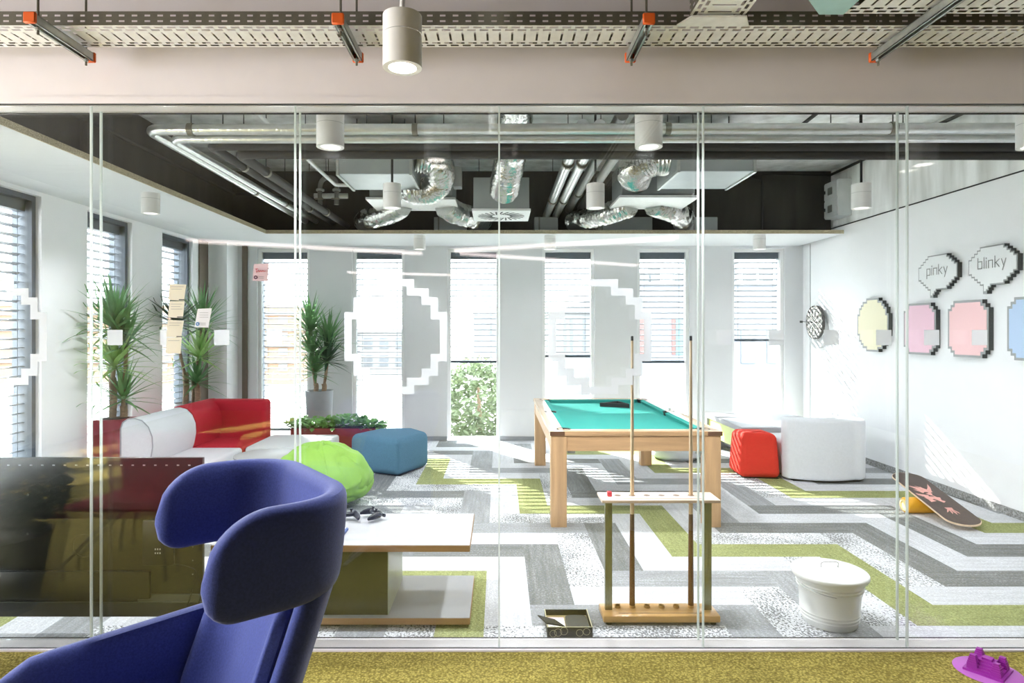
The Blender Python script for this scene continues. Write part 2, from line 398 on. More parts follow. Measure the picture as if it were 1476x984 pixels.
# floor of the games room: staircase of carpet planks
def floor_room():
    me = bpy.data.meshes.new('floor_games_room'); vs = []; fs = []; mi = []; uvs = []
    s_, w = 1.02, 0.255; rnd = random.Random(3)
    def rect(x0, x1, y0, y1, m, along):
        a0, a1, b0, b1 = max(x0, XL), min(x1, XR), max(y0, YG - 0.02), min(y1, YB + 0.02)
        if a1 - a0 < 1e-4 or b1 - b0 < 1e-4: return
        o = len(vs); vs.extend([(a0, b0, 0), (a1, b0, 0), (a1, b1, 0), (a0, b1, 0)]); fs.append((o, o + 1, o + 2, o + 3)); mi.append(m)
        ox, oy = rnd.random() * 40, rnd.random() * 40
        for p in vs[-4:]:
            uvs.append((p[0] + ox, p[1] + oy) if along else (p[1] + ox, p[0] + oy))
    for k in range(-45, 46):
        q = k % 6
        for m in range(-9, 10):
            X, Y = 1.45 + m * s_ - k * w, 4.625 - m * s_ - k * w
            def pick():
                if q == 0: return 0
                if q % 2: return 2 if rnd.random() < (0.45 if k > -1 else 0.12) else 1
                return 4 if rnd.random() < 0.5 else 3
            rect(X - w, X + s_ - w, Y - w, Y, pick(), True)
            rect(X + s_ - w, X + s_, Y - s_, Y, pick(), False)
    me.from_pydata(vs, [], fs)
    for mm in (c_green, c_light, c_pebble, c_mid, c_dark): me.materials.append(mm)
    me.polygons.foreach_set('material_index', mi)
    ul = me.uv_layers.new(name='plank')
    for i, u in enumerate(uvs): ul.data[i].uv = u
    o = bpy.data.objects.new('floor', me); COL.objects.link(o); o['kind'] = 'structure'
floor_room()
def floor_front():
    me = bpy.data.meshes.new('floor_front'); vs = [(-6, -6, 0), (6, -6, 0), (6, YG - 0.02, 0), (-6, YG - 0.02, 0)]
    me.from_pydata(vs, [], [(0, 1, 2, 3)]); me.materials.append(c_front)
    ul = me.uv_layers.new(name='plank')
    for i, p in enumerate(vs): ul.data[i].uv = (p[0], p[1])
    o = bpy.data.objects.new('floor_front', me); COL.objects.link(o); o['kind'] = 'structure'
floor_front()

# back wall with six window openings
mb = MB()
edges = [XL - TH]
for x in WX: edges += [x, x + WW]
edges.append(XR + TH)
for i in range(0, len(edges), 2): mb.box(edges[i], edges[i + 1], YB, YB + TH, -0.3, WT)
mb.box(XL - TH, XR + TH, YB, YB + TH, WT, 3.8)
struct('wall_back', mb, m_pillar)
mb = MB(); ed = [YG - 0.05]
for y in WY: ed += [y, y + WW]
ed.append(YB)
for i in range(0, len(ed), 2): mb.box(XL - TH, XL, ed[i], ed[i + 1], -0.3, WT)
mb.box(XL - TH, XL, YG - 0.05, YB, WT, 3.8)
struct('wall_left', mb, m_wallw)
struct('wall_right', MB().box(XR, XR + 0.2, YG - 0.05, YB, 0, 2.865), m_wallw)
struct('trim_ledge_shade', MB().box(XR - 0.006, XR + 0.2, YG, 8.2, 2.865, 2.877), m_black)  # black strip stands in for the shadow line of the ledge
struct('wall_right_upper', MB().box(XR + 0.0, XR + 0.25, YG, YB, 2.877, 3.7), m_concl)
struct('trim_2', MB().box(XR - 0.004, XR, 8.735, 8.75, 0, 2.75), m_signedge)
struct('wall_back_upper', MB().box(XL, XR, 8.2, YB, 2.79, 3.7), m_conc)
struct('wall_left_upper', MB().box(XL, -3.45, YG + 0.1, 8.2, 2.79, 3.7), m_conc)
struct('ceiling', MB().box(XL - TH, XR + TH, YG, YB + TH, 3.62, 3.8), m_concl)
# white soffit along the windows with a raw board edge
mb = MB().box(XL, XR - 0.06, 7.79, YB, 2.75, 2.79, 0).box(XL, -2.875, YG + 0.1, 7.79, 2.75, 2.79, 0)
mb.box(-2.875, XR - 0.06, 7.780, 7.79, 2.748, 2.792, 1).box(-2.875, -2.865, YG + 0.1, 7.785, 2.748, 2.792, 1)
struct('ceiling_soffit', mb, [m_soffit, m_raw])
# flat brown strips and white panel in the far left corner
struct('trim_3', MB().box(XL, XL + 0.02, 8.31, 8.55, 0, 2.75), m_bronze)
struct('trim_4', MB().box(-3.63, -3.555, YB - 0.02, YB, 0, 2.75), m_bronze)
struct('wall_corner', MB().box(XL, -3.70, 8.60, YB, 0, 2.75), m_wallw)
# skirting
mb = MB()
for i in range(0, len(edges), 2): mb.box(max(edges[i], XL) + 0.0, min(edges[i + 1], XR), YB - 0.012, YB, 0, 0.06)
struct('baseboard_back', mb, m_potg)
struct('baseboard_right', MB().box(XR - 0.012, XR, YG + 0.1, YB, 0, 0.07), M('speckled skirting', (150, 150, 150), 0.9, var=0.6, scale=60))
# front room shell
struct('wall_bulkhead', MB().box(-6, 6, 3.075, 3.2, 2.70, 3.6).box(-6, 6, 3.070, 3.095, 2.665, 2.70), m_beige)
struct('ceiling_front', MB().box(-6, 6, -6, 3.075, 3.5, 3.7), m_fdark)
mb = MB().box(-6.2, -6, -6, -1.2, 0, 3.6).box(-6.2, -6, 2.95, 3.2, 0, 3.6).box(-6.2, -6, -1.2, 2.95, 2.8, 3.6)  # unseen openings added to light the front room from the left
for y in (-.02, 1.33): mb.box(-6.2, -6, y, y + .28, 0, 2.8)
struct('wall_left_front', mb, m_beige)
struct('wall_right_front', MB().box(6, 6.2, -6, 3.2, 0, 3.6), m_fdark)
struct('wall_behind', MB().box(-6, 6, -6.2, -6, 0, 3.6), m_fdark)
struct('wall_left_end', MB().box(-6, XL, 3.05, 3.25, 0, 2.66), m_wallw)
struct('wall_right_end', MB().box(XR + 0.2, 6, 3.05, 3.25, 0, 2.66), m_wallw)

# ------------------------------------------------------------------ glass partition
mb = MB().box(XL, XR + 0.2, 3.104, 3.196, 2.662, 2.70, 0).box(XL, XR + 0.2, 3.196, 3.203, 2.655, 2.70, 1).box(XL, XR + 0.2, 3.074, 3.0965, 2.664, 2.6995, 1)
struct('trim_head_rail', mb, [m_alu, m_black])
mb = MB().box(XL, XR + 0.2, 3.104, 3.194, 0.0, 0.010, 0).box(XL, XR + 0.2, 3.194, 3.203, 0.0, 0.012, 1)
mb.box(XL, XR + 0.2, 3.096, 3.104, 0.0, 0.008, 1).box(XL, XR + 0.2, 3.078, 3.096, 0.0, 0.008, 2)
struct('trim_base_rail', mb, [m_alu, m_black, m_beige])
xs = [XL, -3, -2, -1, 0, 1, 2, 3, 4]
for lay, yy in ((0, 3.098), (1, 3.174)):
    for i in range(len(xs) - 1):
        o = struct('window_partition_pane', MB().box(xs[i] + 0.003, xs[i + 1] - 0.003, yy, yy + 0.010, 0.0105, 2.661), m_glass)
for x in xs[1:]:
    for yy in (3.097, 3.173):
        if x == 0 and yy > 3.1: continue
        struct('trim_glass_joint', MB().box(x - 0.004, x + 0.004, yy, yy + 0.012, 0.011, 2.661), m_joint)

# ------------------------------------------------------------------ facade windows and outdoor blinds
wi = 0
def window(n, fx, fy, w, axis):
    """axis 'y': in the back wall (fx = left edge); 'x': in the left wall (fy = near edge)"""
    fr = MB(); p = MB(); b = 0.045; z0, z1 = 0.0, WT
    def bx(m, a0, a1, d0, d1, zz0, zz1, mi=0):
        if axis == 'y': m.box(fx + a0, fx + a1, YB + d0, YB + d1, zz0, zz1, mi)
        else: m.box(XL - d1, XL - d0, fy + a0, fy + a1, zz0, zz1, mi)
    for a0, a1 in ((0, b), (w - b, w)): bx(fr, a0, a1, 0.05, 0.11, z0, z1)
    bx(fr, b, w - b, 0.05, 0.11, z0, z0 + b); bx(fr, b, w - b, 0.05, 0.11, z1 - b, z1)
    # dark outer reveals
    bx(fr, -0.0, 0.02, 0.12, TH + 0.02, z0, z1, 1); bx(fr, w - 0.02, w, 0.12, TH + 0.02, z0, z1, 1)
    o = struct('window_%d' % n, fr, [m_white if axis == 'y' else m_anth, m_anth])
    bx(p, b, w - b, 0.07, 0.09, z0 + b, z1 - b)
    obj('window_pane', p, m_wglass, o)
    if axis == 'y': portal(fx + w / 2, YB - 0.01, WT / 2, w, WT, (R(-90), 0, 0))
    else: portal(XL + 0.01, fy + w / 2, WT / 2, w, WT, (0, R(-90), 0))
def blind(fx, fy, w, axis, zlow, label):
    loc = (fx + w / 2, YB + 0.2, 0) if axis == 'y' else (XL - 0.2, fy + w / 2, 0)
    t = thing('venetian_blind', label, 'blind', loc, 'outdoor venetian blinds')
    def P(a, d, z): return (fx + a, YB + d, z) if axis == 'y' else (XL - d, fy + a, z)
    def bx(m, a0, a1, d0, d1, z0, z1):
        q = P(a0, d0, z0); r = P(a1, d1, z1)
        m.box(min(q[0], r[0]), max(q[0], r[0]), min(q[1], r[1]), max(q[1], r[1]), z0, z1)
    h = MB(); bx(h, 0.022, w - 0.022, 0.115, 0.20, WT - 0.135, WT - 0.002); obj('header_box', h, m_anth, t)
    s_ = MB(); z = WT - 0.19; tn = math.tan(R(-11))
    while z > zlow + 0.05:
        vs = []
        for d in (0.121, 0.138, 0.155, 0.172, 0.189):
            hh = z + (d - 0.155) * tn + (0.012 - abs(d - 0.155) ** 2 * 9)
            for a in (0.03, w - 0.03): vs.append(P(a, d, hh))
        for d in (0.189, 0.172, 0.155, 0.138, 0.121):
            hh = z + (d - 0.155) * tn + (0.012 - abs(d - 0.155) ** 2 * 9) - 0.0022
            for a in (0.03, w - 0.03): vs.append(P(a, d, hh))
        n = len(vs) // 2
        s_.add(vs, [(2 * i, 2 * i + 1, 2 * ((i + 1) % n) + 1, 2 * ((i + 1) % n)) for i in range(n)]); z -= 0.08
    obj('slats', s_, m_slat, t)
    r = MB(); bx(r, 0.03, w - 0.03, 0.125, 0.185, zlow, zlow + 0.035); obj('bottom_rail', r, m_anth, t)
    for a in (0.12, w - 0.12):
        c = MB(); bx(c, a - 0.002, a + 0.002, 0.114, 0.118, zlow + 0.03, WT - 0.13); obj('cord', c, m_anth, t)
lows = [0.12, 0.10, 1.09, 1.17, 1.09, 1.40]
bl = ['blind behind the tall grey potted plant, far left of the back windows', 'fully lowered blind over the back window beside the blue pouf',
      'half raised blind over the back window with the green tree outside', 'half raised blind behind the left end of the pool table',
      'half raised blind behind the right end of the pool table', 'shortest drawn blind, above the white bench by the right wall']
for i, x in enumerate(WX):
    window(i + 1, x, 0, WW, 'y'); blind(x, 0, WW, 'y', lows[i], 'grey outdoor venetian ' + bl[i])
ll = ['over the left wall window hidden beyond the photo edge', 'over the nearest left wall window seen, above the television', 'over the left wall window behind the red potted yucca',
      'over the left wall window behind the sticky notes']
for i, y in enumerate(WY):
    window(i + 7, 0, y, WW, 'x')
    blind(0, y, WW, 'x', 0.10, 'grey outdoor venetian blind ' + ll[i])

# ------------------------------------------------------------------ outdoors
struct('ground_outside', MB().box(-90, 90, YB + TH + 0.1, 120, -1.2, -1.0).box(-90, XL - TH - 0.05, -20, YB + TH + 0.1, -1.2, -1.0), m_ground)
def building(name, label, x0, x1, y0, y1, z1, mat, wins, extra=None, group=None):
    t = thing(name, label, 'building', ((x0 + x1) / 2, (y0 + y1) / 2, -1.0), group)
    obj('facade', MB().box(x0, x1, y0, y1, -1.0, z1), mat, t)
    obj('roof', MB().box(x0 - 0.1, x1 + 0.1, y0 - 0.1, y1 + 0.1, z1, z1 + 0.12), m_bld1, t)
    for (a0, a1, c0, c1, m) in wins:
        obj('window', MB().box(a0, a1, y0 - 0.04, y0 + 0.05, c0, c1), m, t)
    if extra: extra(t)
wins = [(x, x + 0.42, z, z + 0.34, m_bld1) for x in [-20.9 + 0.95 * i for i in range(12)] for z in (-0.4, 0.35, 1.1, 1.85)]
def slatband(t):
    for z in (0.05, 0.8, 1.55, 2.3):
        obj('ledge', MB().box(-26, -9.6, 29.85, 30, z - 0.05, z + 0.05), m_bld1, t)
building('office_building', 'orange brick office block with white window grid outside the far left windows', -26, -9.6, 30, 40, 2.7, m_bldo, wins, slatband)
building('apartment_building', 'pale block with rows of grey windows beyond the window by the blue pouf', -9.0, -5.0, 36, 44, 1.4, m_bld1,
         [(x, x + 0.5, z, z + 0.6, m_winout) for x in (-8.6, -7.7, -6.8, -5.9) for z in (-0.5, 0.5)])
def gable(t):
    obj('gable', MB().prism([(2.1, 2.2), (3.9, 2.9), (3.9, 2.2)], 'y', 25, 33), m_bld1, t)
building('gabled_house', 'white gabled house with narrow tall windows outside, left of the cue tips', 2.1, 3.9, 25, 33, 2.2, m_bld1,
         [(x, x + 0.1, 0.7, 2.0, m_winout) for x in (2.55, 2.8, 3.3)], gable)
def roofbits(t):
    for x, h in ((5.1, .5), (5.5, .8), (6.4, .45), (8.3, .9), (9.0, .6), (9.6, .8)):
        obj('rooftop_unit', MB().bbox(x, x + 0.35, 23, 23.4, 3.15, 3.15 + h, 0.02, 1), m_winout, t)
building('office_block', 'blue grey office block with red and cyan panels behind the right windows', 4.7, 14, 22, 32, 3.1, m_bld2,
         [(4.9, 5.15, .7, 1.95, m_winred), (6.0, 6.12, .7, 1.95, m_winred), (6.13, 6.45, .7, 1.95, m_wincy), (8.4, 8.9, .4, 1.6, m_winout), (9.3, 9.8, .4, 1.6, m_winout)], roofbits)
building('far_house', 'low distant pale house beyond the round tree outside', -2.4, -0.2, 60, 66, 3.0, m_bld2, [(-2.0, -1.6, 1.2, 2.0, m_winout), (-1.1, -0.7, 1.2, 2.0, m_winout)])
def leaf_cloud(n, c, rad, size, rnd):
    m = MB()
    for i in range(n):
        d = Vector((rnd.gauss(0, 1), rnd.gauss(0, 1), rnd.gauss(0, 1))).normalized() * (0.55 + 0.45 * rnd.random() ** 0.5)
        p = Vector((c[0] + d.x * rad[0], c[1] + d.y * rad[1], c[2] + d.z * rad[2]))
        a = Vector((rnd.gauss(0, 1), rnd.gauss(0, 1), rnd.gauss(0, .6))).normalized(); b = a.orthogonal().normalized()
        b = (b + a.cross(b) * rnd.uniform(-1, 1)).normalized(); s_ = size * rnd.uniform(.7, 1.3); n_ = a.cross(b).normalized() * s_ * .15
        m.add([p - a * s_, p + b * s_ * .45 + n_, p + a * s_, p - b * s_ * .45 + n_], [(0, 1, 2), (0, 2, 3)])
    return m
t = thing('garden_tree', 'round green tree outside the middle back window', 'tree', (-0.45, 14, -1))
obj('crown', leaf_cloud(2600, (-0.45, 14, -0.05), (0.95, 0.9, 1.0), 0.085, random.Random(4)), m_tree, t, fix=False)
obj('trunk', MB().tube([(-0.45, 14, -1), (-0.43, 14, -0.5), (-0.46, 14, 0.3)], [.07, .06, .03], 8), m_trunk, t)

# ------------------------------------------------------------------ ceiling services in the games room
def pipe_run(name, label, pts, r, mat, n=6, hang=(), bend=0.1, group=None):
    t = thing(name, label, 'pipe', pts[0], group)
    P = [Vector(p) for p in pts]; path = [P[0]]
    for i in range(1, len(P) - 1):
        a = (P[i - 1] - P[i]).normalized(); b = (P[i + 1] - P[i]).normalized()
        for k in range(7):
            q = k / 6; path.append((1 - q) ** 2 * (P[i] + a * bend) + 2 * q * (1 - q) * P[i] + q * q * (P[i] + b * bend))
    path.append(P[-1])
    obj('pipe', MB().tube(path, r, 16), mat, t)
    for h in hang:
        obj('hanger_rod', MB().tube([(h[0], h[1], h[2] + r * 0.9), (h[0], h[1], 3.63)], 0.004, 6), m_black, t)
        if len(h) > 3:
            obj('clamp', MB().tube([Vector(h[:3]) - Vector(h[3]) * 0.02, Vector(h[:3]) + Vector(h[3]) * 0.02], r * 1.18, 16), m_galvd, t)
    return t
Yd = (0, 1, 0); Xd = (1, 0, 0)
pipe_run('lagged_pipe', 'outer shiny foil lagged pipe turning at the left, uppermost of the ceiling pipes', [(XR + 0.05, 4.50, 3.0), (-2.51, 4.52, 2.995), (-2.51, 8.22, 2.975)], 0.038, m_pipe,
         hang=[(-2.2, 4.52, 2.995, Xd), (-.6, 4.52, 2.995, Xd), (1.2, 4.51, 3, Xd), (2.8, 4.5, 3, Xd), (-2.51, 6.5, 2.985, Yd)], bend=0.09)
pipe_run('lagged_pipe', 'inner shiny foil lagged pipe just below and inside the outer one', [(XR + 0.05, 4.56, 2.945), (-2.37, 4.58, 2.945), (-2.37, 8.22, 2.965)], 0.030, m_pipe,
         hang=[(-2.0, 4.58, 2.945), (-.4, 4.57, 2.945), (1.4, 4.57, 2.945), (2.6, 4.56, 2.945), (-2.37, 7.0, 2.96, Yd)], bend=0.08)
pipe_run('insulated_pipe', 'upper black insulated pipe below the foil pipes, turning back along the left', [(XR + 0.05, 4.70, 2.925), (-2.16, 4.72, 2.94), (-2.16, 8.22, 2.95)], 0.036, m_dpipe,
         hang=[(-1.3, 4.72, 2.935), (0.9, 4.71, 2.93), (3.0, 4.7, 2.925), (-2.16, 5.35, 2.944, Yd), (-2.16, 7.2, 2.947, Yd)], bend=0.08)
pipe_run('insulated_pipe', 'lower black insulated pipe, lowest pipe crossing the room', [(XR + 0.05, 4.76, 2.88), (-1.97, 4.78, 2.895), (-1.97, 8.22, 2.91)], 0.038, m_dpipe,
         hang=[(-1.0, 4.78, 2.893), (1.6, 4.77, 2.887), (2.5, 4.77, 2.885), (-1.97, 5.35, 2.90, Yd), (-1.97, 7.2, 2.905, Yd)], bend=0.08)
for x, z, r, m, lb in ((.61, 3.04, .047, m_pipe, 'left shiny pipe of the pair beside the central ceiling diffuser'), (.735, 3.04, .045, m_pipe, 'right shiny pipe of the pair beside the central ceiling diffuser'),
                       (.90, 3.12, .048, m_gpipe, 'left dull grey pipe between the shiny pair and the right duct'), (1.06, 3.14, .048, m_gpipe, 'right dull grey pipe beside the foil hose of the right duct')):
    pipe_run('lagged_pipe' if m is m_pipe else 'grey_pipe', lb, [(x + .0, 4.62, z + .02), (x, 8.22, z)], r, m, hang=[(x, 5.6, z, Yd), (x, 7.2, z, Yd)])
pipe_run('sprinkler_pipe', 'thin pale sprinkler pipe running back towards the left duct', [(-1.746, 4.2, 3.13), (-1.746, 6.75, 3.11), (-1.3, 6.75, 3.10)], 0.018, m_galvw, hang=[(-1.746, 5.7, 3.12, Yd)], bend=.05)
# valves in front of the left plenum
t = thing('pipe_valve_set', 'cluster of bent pipes and valve fittings left of the left duct', 'valve', (-1.9, 7.0, 3.05))
obj('pipe', MB().tube(spline([(-1.98, 7.0, 2.95), (-1.98, 7.0, 3.16), (-1.93, 7.0, 3.24), (-1.84, 7.0, 3.24), (-1.8, 7.0, 3.16), (-1.8, 7.0, 2.95)]), 0.026, 12), m_gpipe, t)
obj('pipe', MB().tube([(-2.05, 7.02, 3.05), (-1.68, 7.02, 3.05)], 0.03, 12), m_galv, t)
for x in (-1.98, -1.8):
    obj('flange', MB().lathe([(0, 0), (.045, 0), (.045, .02), (0, .02)], (x, 7.0, 3.1), 16), m_galv, t)
    obj('valve_handle', MB().box(x - .045, x + .045, 6.95, 6.965, 3.0, 3.015), m_orange if False else m_galvd, t)
obj('hanger_rod', MB().tube([(-1.89, 7.0, 3.25), (-1.89, 7.0, 3.63)], .004, 6), m_black, t)

def foil(name, label, pts, r, seed, n=14, group=None, mat=None):
    path = spline(pts, n); rnd = random.Random(seed)
    seg = 26; jit = [[rnd.uniform(-.035, .035) for _ in range(seg)] for _ in path]
    mbx = MB().tube(path, r, seg, rfun=lambda i, k: 1 + (.05 if i % 2 else -.05) + jit[i][k])
    return tag(obj(name, mbx, mat or m_foil), label, 'duct', group)
def sheet_duct(name, label, x0, x1, y0, y1, z0, z1):
    t = thing(name, label, 'duct', ((x0 + x1) / 2, (y0 + y1) / 2, z0))
    obj('casing', MB().bbox(x0, x1, y0, y1, z0, z1, 0.006, 1, sm=False), m_duct, t)
    for x in (x0 + .015, x1 - .015):
        obj('flange', MB().box(x - .012, x + .012, y0 - .012, y1 + .012, z0 - .012, z1 + .012), m_galv, t)
    for x in (x0 + .12, x1 - .12):
        obj('hanger_rod', MB().tube([(x, (y0 + y1) / 2, z1), (x, (y0 + y1) / 2, 3.63)], .005, 6), m_black, t)
    return t
sheet_duct('supply_duct', 'large rectangular sheet metal duct hanging left of centre', -1.505, -.80, 5.83, 6.49, 3.0, 3.40)
sheet_duct('supply_duct', 'large rectangular sheet metal duct hanging right of centre', 1.61, 2.33, 5.73, 6.45, 3.0, 3.40)
def fan_coil(label, x0, x1, y0, y1, z0, z1):
    t = thing('fan_coil_unit', label, 'air unit', ((x0 + x1) / 2, (y0 + y1) / 2, z0))
    obj('casing', MB().bbox(x0, x1, y0, y1, z0, z1, .008, 1, sm=False), m_duct, t)
    obj('drip_tray', MB().box(x0 - .03, x1 + .03, y0 - .05, y1 + .02, z0 - .04, z0 - .015), m_galvw, t)
    obj('control_box', MB().bbox(x1, x1 + .09, y0 + .05, y0 + .2, z0 + .12, z0 + .34, .006, 1), m_cab, t)
    for x in (x0 + .1, x1 - .1):
        obj('hanger_rod', MB().tube([(x, y0 + .3, z1), (x, y0 + .3, 3.63)], .005, 6), m_black, t)
fan_coil('ceiling fan coil unit behind the left duct', -1.40, -.50, 6.82, 7.4, 3.0, 3.42)
fan_coil('ceiling fan coil unit behind the right duct', 1.30, 2.08, 6.72, 7.3, 3.0, 3.36)
foil('foil_duct', 'foil hose looping out of the right side of the left duct', [(-.79, 6.0, 3.2), (-.62, 6.05, 3.16), (-.58, 6.3, 3.08), (-.7, 6.5, 3.0), (-.9, 6.62, 3.03), (-.98, 6.82, 3.16)], .135, 1)
foil('foil_duct', 'foil hose dropping leftwards from the left fan coil unit', [(-1.1, 7.2, 2.98), (-1.3, 7.45, 2.94), (-1.6, 7.8, 2.935), (-1.74, 8.12, 2.95)], .125, 2)
foil('foil_duct', 'foil hose dropping rightwards from the left fan coil unit', [(-.62, 7.2, 2.98), (-.5, 7.45, 2.94), (-.3, 7.8, 2.94), (-.22, 8.12, 2.95)], .13, 3)
foil('foil_duct', 'fat crumpled foil hose feeding the central square diffuser', [(.15, 3.4, 3.42), (.14, 4.6, 3.40), (.13, 5.4, 3.33), (.11, 5.95, 3.22), (.07, 6.3, 3.08), (.05, 6.62, 3.02)], .145, 4)
foil('foil_duct', 'short foil hose entering the left side of the right duct', [(1.63, 6.05, 3.2), (1.48, 6.05, 3.19), (1.37, 6.2, 3.17), (1.36, 6.45, 3.17), (1.46, 6.74, 3.17)], .15, 5)
foil('foil_duct', 'foil hose dropping leftwards from the right fan coil unit', [(1.5, 7.2, 2.98), (1.3, 7.45, 2.94), (1.08, 7.8, 2.935), (.95, 8.12, 2.95)], .125, 6)
foil('foil_duct', 'foil hose dropping rightwards from the right fan coil unit', [(1.75, 7.2, 2.99), (2.0, 7.4, 2.97), (2.25, 7.75, 2.94), (2.34, 8.12, 2.95)], .13, 8)
t = thing('ceiling_diffuser', 'square swirl air diffuser with plenum box at ceiling centre', 'air diffuser', (.02, 6.92, 2.81))
obj('plenum_box', MB().bbox(-.27, .315, 6.62, 7.23, 2.83, 3.16, .005, 1, sm=False), m_duct, t)
obj('face_plate', MB().box(-.285, .33, 6.60, 7.25, 2.808, 2.83), m_white, t)
for k in range(24):
    a = 2 * math.pi * k / 24; c = Vector((.022, 6.925, 2.806)); d = Vector((math.cos(a), math.sin(a), 0)); e = Vector((math.cos(a + .5), math.sin(a + .5), 0)); q = Vector((-d.y, d.x, 0)) * .008
    p0 = c + d * .1; p1 = c + d * .1 + e * .16
    obj('swirl_slot', MB().add([p0 - q, p0 + q, p1 + q * 1.4, p1 - q * 1.4, p0 - q + Vector((0, 0, .004)), p0 + q + Vector((0, 0, .004)), p1 + q * 1.4 + Vector((0, 0, .004)), p1 - q * 1.4 + Vector((0, 0, .004))],
                               [(0, 1, 2, 3), (4, 5, 6, 7), (0, 1, 5, 4), (2, 3, 7, 6), (1, 2, 6, 5), (3, 0, 4, 7)]), m_black, t)
for x in (-.22, .26): obj('hanger_rod', MB().tube([(x, 6.9, 3.16), (x, 6.9, 3.63)], .004, 6), m_black, t)
for x0, x1, lb in ((-.83, -.42, 'left grey air box above the soffit edge'), (.45, .75, 'grey air box above the soffit, below the two shiny pipes'), (1.25, 1.95, 'wide grey air box above the soffit under the right fan coil'), (2.42, 2.78, 'grey air box above the soffit right of the right foil hose')):
    t = thing('wall_damper', lb, 'air box', ((x0 + x1) / 2, 8.1, 2.8))
    obj('casing', MB().bbox(x0, x1, 8.05, 8.199, 2.80, 3.0, .005, 1, sm=False), m_duct, t)
    obj('frame', MB().box(x0 + .05, x0 + .07, 8.04, 8.05, 2.8, 3.0), m_gpipe, t)
# black conduits
tag(obj('conduit', MB().tube([(2.9, 5.4, 3.56), (3.0, 7.0, 3.56), (3.0, 8.12, 3.56), (XR - .03, 8.16, 3.56), (XR - .03, 4.9, 3.56)], .018, 8).tube([(3.02, 8.16, 3.56), (3.4, 8.17, 3.5), (3.4, 8.17, 2.8)], .018, 8), m_dpipe), 'black conduit around the right rear corner of the concrete ceiling', 'conduit')
tag(obj('conduit', MB().tube([(-3.40, 3.4, 3.30), (-3.40, 8.1, 3.30), (-2.2, 8.16, 3.30)], .022, 8).tube([(-3.41, 5.2, 3.3), (-3.41, 5.2, 2.8)], .03, 8), m_dpipe), 'black conduit along the dark left concrete wall above the soffit', 'conduit')
t = thing('switch_cabinet', 'grey two door switch cabinet high on the right concrete wall', 'cabinet', (4.21, 7.87, 2.96))
obj('body', MB().bbox(4.13, 4.299, 7.71, 8.03, 2.96, 3.41, .005, 1, sm=False), m_cab, t)
for z in (2.975, 3.195):
    d = obj('door', MB().box(4.12, 4.13, 7.72, 8.02, z, z + .2), m_cab, t)
    obj('vent', MB().box(4.115, 4.12, 7.83, 7.93, z + .05, z + .14), m_gpipe, d)
    obj('handle', MB().box(4.11, 4.12, 7.99, 8.01, z + .08, z + .12), m_black, d)

# surface lamps
def lamp(name, x, y, label, on, group):
    zb = 2.575
    t = thing(name, label, 'lamp', (x, y, zb), group)
    obj('housing', MB().lathe([(.054, .006), (.054, .0), (.075, .0), (.075, .125)], (x, y, zb), 32).lathe([(.075, .127), (.075, .2), (0, .2)], (x, y, zb), 32), m_lampw, t)
    obj('joint_ring', MB().lathe([(.0735, .124), (.0735, .128)], (x, y, zb), 32), m_signedge, t)
    obj('lens', MB().lathe([(0, .004), (.054, .004)], (x, y, zb), 24), m_lampon if on else m_lampdim, t)
    top = 2.745 if y > 7.8 or (x < -2.9 and y > 3) else (3.49 if y < 3 else 3.62)
    if top > 2.79: obj('stem', MB().tube([(x, y, zb + .2), (x, y, top)], .010, 8), m_lampw if y < 3 else m_black, t)
    else: obj('mounting_collar', MB().lathe([(0, .2), (.03, .2), (.03, top - zb + .004), (0, top - zb + .004)], (x, y, zb), 16), m_lampw, t)
    if not on: spot('room_downlight', x, y, zb - .012, ROOM_LAMP * (0.14 if y > 7 else (0.6 if abs(x) > 2 else 1.1) if y < 4 else (0.38 if x > 2 else 0.35 if x < -2 else 0.9)), 2.7)
    return t
lamp('cylinder_lamp', -.373, 2.44, 'nearest white cylinder downlight, lit, hanging outside the glass by the cable tray', True, 'white cylinder downlights'); spot('downlight', -.373, 2.44, 2.56, 34)
lamp('cylinder_lamp', 2.60, 2.33, 'lit white cylinder downlight outside the glass, past the right photo edge', True, 'white cylinder downlights'); spot('downlight', 2.60, 2.33, 2.56, 34)
lamp('cylinder_lamp', -3.3, 2.44, 'lit white cylinder downlight outside the glass, past the left photo edge', True, 'white cylinder downlights'); spot('downlight', -3.3, 2.44, 2.56, 34)
for x, y, lb in ((-.934, 3.5, 'first white cylinder lamp inside the glass, left, overlapping the foil pipes'), (.827, 3.5, 'first white cylinder lamp inside the glass, right, overlapping the foil pipes'),
                 (2.95, 3.5, 'first row white cylinder lamp inside the glass, past the right photo edge'), (-3.05, 3.5, 'first row white cylinder lamp under the soffit, past the left photo edge'),
                 (-3.03, 5.5, 'white cylinder lamp under the left soffit, above the sticky notes'), (-.89, 5.26, 'white cylinder lamp hanging under the left duct'),
                 (.80, 5.26, 'white cylinder lamp hanging beside the right ends of the shiny pipes'), (3.01, 5.26, 'white cylinder lamp on a black rod beside the switch cabinet'),
                 (-1.0, 7.95, 'faint white lamp under the back soffit, above the left glass sticker'), (.64, 7.95, 'faint white lamp under the back soffit, right of the middle glass joint'),
                 (3.27, 7.95, 'white lamp under the back soffit above the right-hand window')):
    lamp('cylinder_lamp', x, y, lb, False, 'white cylinder downlights')

